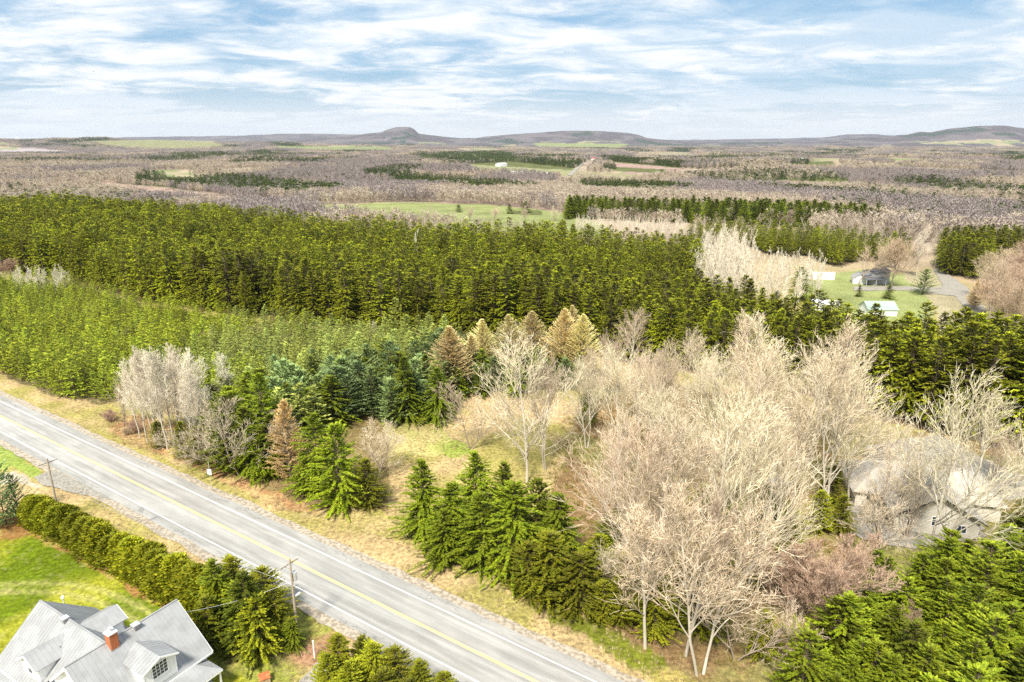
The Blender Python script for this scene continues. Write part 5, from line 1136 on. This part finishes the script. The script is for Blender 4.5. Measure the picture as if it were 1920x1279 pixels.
far_b('far_shed', 'small white shed right of the long warehouse', 1549, 376, -5, R(85), 8, 10, 3, 1, M['white_wall'], M['trim'])
for k, (a_, b_, lb) in enumerate([(478, 276, 'white farm building left of the far dark conifers'), (500, 277, 'white barn among the far dark conifers'), (935, 270, 'tiny white farm left below the long hill'), (975, 272, 'tiny white farm centre below the long hill'), (1012, 271, 'tiny white barn in the far green field'), (1105, 262, 'white house on the slope of the long hill'), (1500, 301, 'small barn at the edge of the far tan field'), (1545, 283, 'white building in the far right valley'), (940, 311, 'white house at the top of the far meadow')]):
    far_b('far_farm', lb, a_, b_, -10, R(70 + 9 * k), 14, 30, 5, 3, M['white_wall'], M['concrete'])
x0, y0 = G(1068, 332, -18); x1, y1 = G(1107, 299, -12)
n = 40; t = np.linspace(0, 1, n); xx = x0 + (x1 - x0) * t; yy = y0 + (y1 - y0) * t; d_ = math.hypot(x1 - x0, y1 - y0); nx_, ny_ = -(y1 - y0) / d_ * 5, (x1 - x0) / d_ * 5
V = np.concatenate([np.stack([xx + nx_, yy + ny_, tz(xx + nx_, yy + ny_) + .8], 1), np.stack([xx - nx_, yy - ny_, tz(xx - nx_, yy - ny_) + .8], 1)]); k = np.arange(n - 1)
tag(link(mesh_from('far_road', V, [np.stack([k, k + n, k + n + 1, k + 1], 1)], [M['gravel']]), 'far_road'), 'straight pale road climbing the far rise', None, None, 'structure')

# ---------------------------------------------------------------- poles, wires, signs
def util_pole(label, x, y, h, arm_dir, transformer=False, lean=0.0, arm=True):
    e = empty('utility_pole', (x, y, 0), arm_dir); e.rotation_euler = (lean, 0, arm_dir); tag(e, label, 'utility pole', 'utility poles')
    MB().bar((0, 0, 0), (0, 0, h), .17, 10, .11).build('pole', M['wood'], e)
    if arm:
        MB().box(-1.25, 1.25, .12, .22, h - .75, h - .62).build('crossarm', M['wood'], e)
        for u in (-1.15, -.4, 1.15): MB().bar((u, .17, h - .62), (u, .17, h - .42), .05, 8, .035).build('insulator', M['concrete'], e)
        for s in (-1, 1): MB().bar((s * .7, .17, h - .7), (0, .13, h - 1.3), .02, 4).build('brace', M['metal'], e)
    if transformer:
        tr_ = MB().bar((.42, 0, h - 3.0), (.42, 0, h - 2.0), .27, 14).build('transformer', M['metal'], e); MB().bar((.42, 0, h - 2.0), (.42, 0, h - 1.92), .29, 14).build('lid', M['metal'], tr_)
        MB().bar((.5, 0, h - 1.92), (.5, 0, h - 1.7), .04, 6).build('bushing', M['wood'], e)
        MB().bar((.2, -.1, h - 3.6), (.9, .1, h - 3.9), .025, 5).build('bracket', M['black'], e)
        MB().box(.15, .9, -.12, .12, h - 5.0, h - 4.85).build('lamp_arm', M['trim'], e)
    return e
p1 = G(543, 1048, 10.4); p2 = G(88, 860, 10.4)
armd = RA + R(90)
armd = math.atan2(2.18, 1.39)
util_pole('wooden utility pole with transformer rising from the cedars', p1[0], p1[1], 10.4, armd, True)
util_pole('wooden utility pole with crossarm by the driveway behind the hedge', p2[0], p2[1], 10.4, armd)
for a_, b_, t_, lb in ((1752, 503, 483, 'short pole at the near end of the far lane'), (1768, 490, 468, 'pole beside the lane before the dark spruces'), (1795, 510, 478, 'leaning pole right of the far lane')):
    x, y = G(a_, b_); util_pole(lb, x, y, max(6, top_h((a_, b_), t_)), R(20), arm=False)
def wire(a, b, sag, r=.014, label='thin overhead wire between the utility poles', grp='overhead wires'):
    n = 16; P_ = [(a[0] + (b[0] - a[0]) * i / n, a[1] + (b[1] - a[1]) * i / n, a[2] + (b[2] - a[2]) * i / n - sag * 4 * (i / n) * (1 - i / n)) for i in range(n + 1)]
    v, q = prisms([(*P_[i], *P_[i + 1], r, r) for i in range(n)], 3); o = link(mesh_from('wire', v, [q], [M['metal']]), 'wire'); tag(o, label, 'wire', grp)
ca, sa = math.cos(armd), math.sin(armd); ddx, ddy = p2[0] - p1[0], p2[1] - p1[1]
for u in (-1.15, -.4, 1.15):
    q1 = (p1[0] + ca * u, p1[1] + sa * u, 10.0); q2 = (p2[0] + ca * u, p2[1] + sa * u, 10.0)
    wire(q1, q2, .8); wire(q2, (q2[0] + ddx, q2[1] + ddy, 10.0), .8, label='thin overhead wire leaving the frame at the left', grp='wires leaving at the left'); wire(q1, (q1[0] - ddx, q1[1] - ddy, 10.0), .8, label='thin overhead wire leaving the frame at the bottom', grp='wires leaving at the bottom')
wire((p1[0], p1[1], 7.5), (-35.5, 61.6, 6.6), .5, .02, 'white service wire from the pole to the farmhouse gable', None)
wire((p1[0], p1[1], 7.2), (p2[0], p2[1], 7.2), 1.0, .03, 'lower telephone cable between the two near poles', None)

M['steelpost'] = mat('dull_galvanised_post', (.55, .50, .40), .7)
M['signback'] = mat('grey_sign_back', (.45, .45, .46), .6)
def sign(label, x, y, h, panel, rot, back=False):
    e = empty('road_sign', (x, y, 0), rot); tag(e, label, 'road sign'); MB().bar((0, 0, 0), (0, 0, h), .04, 6).build('post', M['steelpost'], e)
    w_, hh_, zc_, diamond = panel
    if diamond: MB().add([(0, -.06, zc_ - w_), (w_, -.06, zc_), (0, -.06, zc_ + w_), (-w_, -.06, zc_), (0, -.045, zc_ - w_), (w_, -.045, zc_), (0, -.045, zc_ + w_), (-w_, -.045, zc_)], [(0, 1, 2, 3), (7, 6, 5, 4), (0, 4, 5, 1), (1, 5, 6, 2), (2, 6, 7, 3), (3, 7, 4, 0)]).build('panel', M['signback'], e)
    else:
        pn = MB().box(-w_ / 2, w_ / 2, -.07, -.045, zc_ - hh_ / 2, zc_ + hh_ / 2).build('panel', M['trim'], e)
        MB().box(-.14, .14, -.076, -.071, zc_ - .12, zc_ + .1).build('emblem', M['signback'], pn)
x, y = G(398, 922); sign('white rectangular road sign on a thin post at the forest verge', x, y, 5.4, (.75, .9, 3.6, False), RA + R(20))
x, y = G(270, 985); sign('grey back of a diamond road sign between hedge and road', x, y, 2.9, (.55, 0, 2.6, True), RA + R(70))
x, y = G(590, 1235); e = empty('marker_post', (x, y, 0)); tag(e, 'white marker post by the gravel driveway at the bottom', 'post'); MB().bar((0, 0, 0), (0, 0, 2.3), .07, 8).build('post', M['trim'], e); MB().bar((0, 0, 2.3), (0, 0, 2.36), .09, 8).build('cap', M['trim'], e)
x, y = G(126, 1160); e = empty('lawn_lamp', (x, y, 0)); tag(e, 'pale post with round lamp head on the lawn behind the roof', 'lamp post'); MB().bar((0, 0, 0), (0, 0, 2.9), .07, 8).build('post', M['concrete'], e); MB().bar((0, 0, 2.9), (0, 0, 3.15), .2, 10, .14).build('lamp_head', M['trim'], e)
x, y = G(55, 992); v, q_ = prisms([(0, 0, 0, .75, .6, 2.6, .05, .05)], 6); tag(link(mesh_from('guy_guard', v, [q_], [M['dead']]), 'guy_guard', None, (x, y, 0)), 'leaning yellowish guy wire guard at the start of the hedge', 'guy guard')
x, y = G(497, 1279); e = empty('fire_pit', (x, y, 0), .5); tag(e, 'small square brick planter at the bottom edge of the lawn', 'planter')
MB().box(-.5, .5, -.5, .5, 0, .75).build('body', M['deck'], e); MB().box(-.56, .56, -.56, .56, .75, .83).build('top_slab', M['brick'], e)
x, y = G(930, 695)
for k, (a_, b_, t_) in enumerate([(27, 259, 251), (34, 259, 250), (180, 258, 250)]):
    u = (a_ - 960) / FP; v_ = -(b_ - 639.5) / FP; c_ = cp + v_ * spi; q9 = math.hypot(u, c_); r_ = 8200; x, y = u / q9 * r_, c_ / q9 * r_; z = float(tz(np.array([x]), np.array([y]))[0])
    e = empty('wind_turbine', (x, y, z)); tag(e, ['faint white wind turbine at the far left horizon, first', 'faint wind turbine just right of the first', 'lone faint wind turbine over the left ridge'][k], 'wind turbine'); MB().bar((0, 0, 0), (0, 0, 70), 2.2, 8, 1.2).build('tower', M['trim'], e)
    for j in range(3): an = j * 2.094 + .4 + k; MB().bar((0, -3, 70), (32 * math.sin(an), -3, 70 + 32 * math.cos(an)), 1.2, 4, .4).build('blade', M['trim'], e)

u = (175 - 960) / FP; v_ = -(134 - 639.5) / FP; bd = Vector((u, cp + v_ * spi, -spi + v_ * cp)).normalized() * 210 + Vector((0, 0, H))
e = empty('bird', bd, R(15)); tag(e, 'small dark bird gliding in the upper left sky', 'bird')
MB().bar((0, -.28, 0), (0, .05, .02), .03, 6, .085).bar((0, .05, .02), (0, .26, .03), .085, 6, .03).build('body', M['black'], e)
for s_ in (-1, 1): MB().slab([(0, .1, .03), (s_ * .4, .14, .12), (s_ * .75, .02, .05), (s_ * .38, -.06, .1), (0, -.08, .02)], .012).build('wing', M['black'], e)

# ---------------------------------------------------------------- haze
hv = bpy.data.materials.new('haze_air'); hv.use_nodes = True; n = hv.node_tree.nodes; l = hv.node_tree.links
n.remove(n['Principled BSDF']); pv = n.new('ShaderNodeVolumePrincipled'); pv.inputs['Color'].default_value = (.80, .88, 1, 1); pv.inputs['Density'].default_value = 2.7e-5; pv.inputs['Anisotropy'].default_value = .2
l.new(pv.outputs[0], n['Material Output'].inputs['Volume'])
mb = MB().box(-28500, 28500, -28500, 28500, -90, 620); o = mb.build('haze', hv); tag(o, 'pale bluish air haze over the whole valley', None, None, 'stuff')
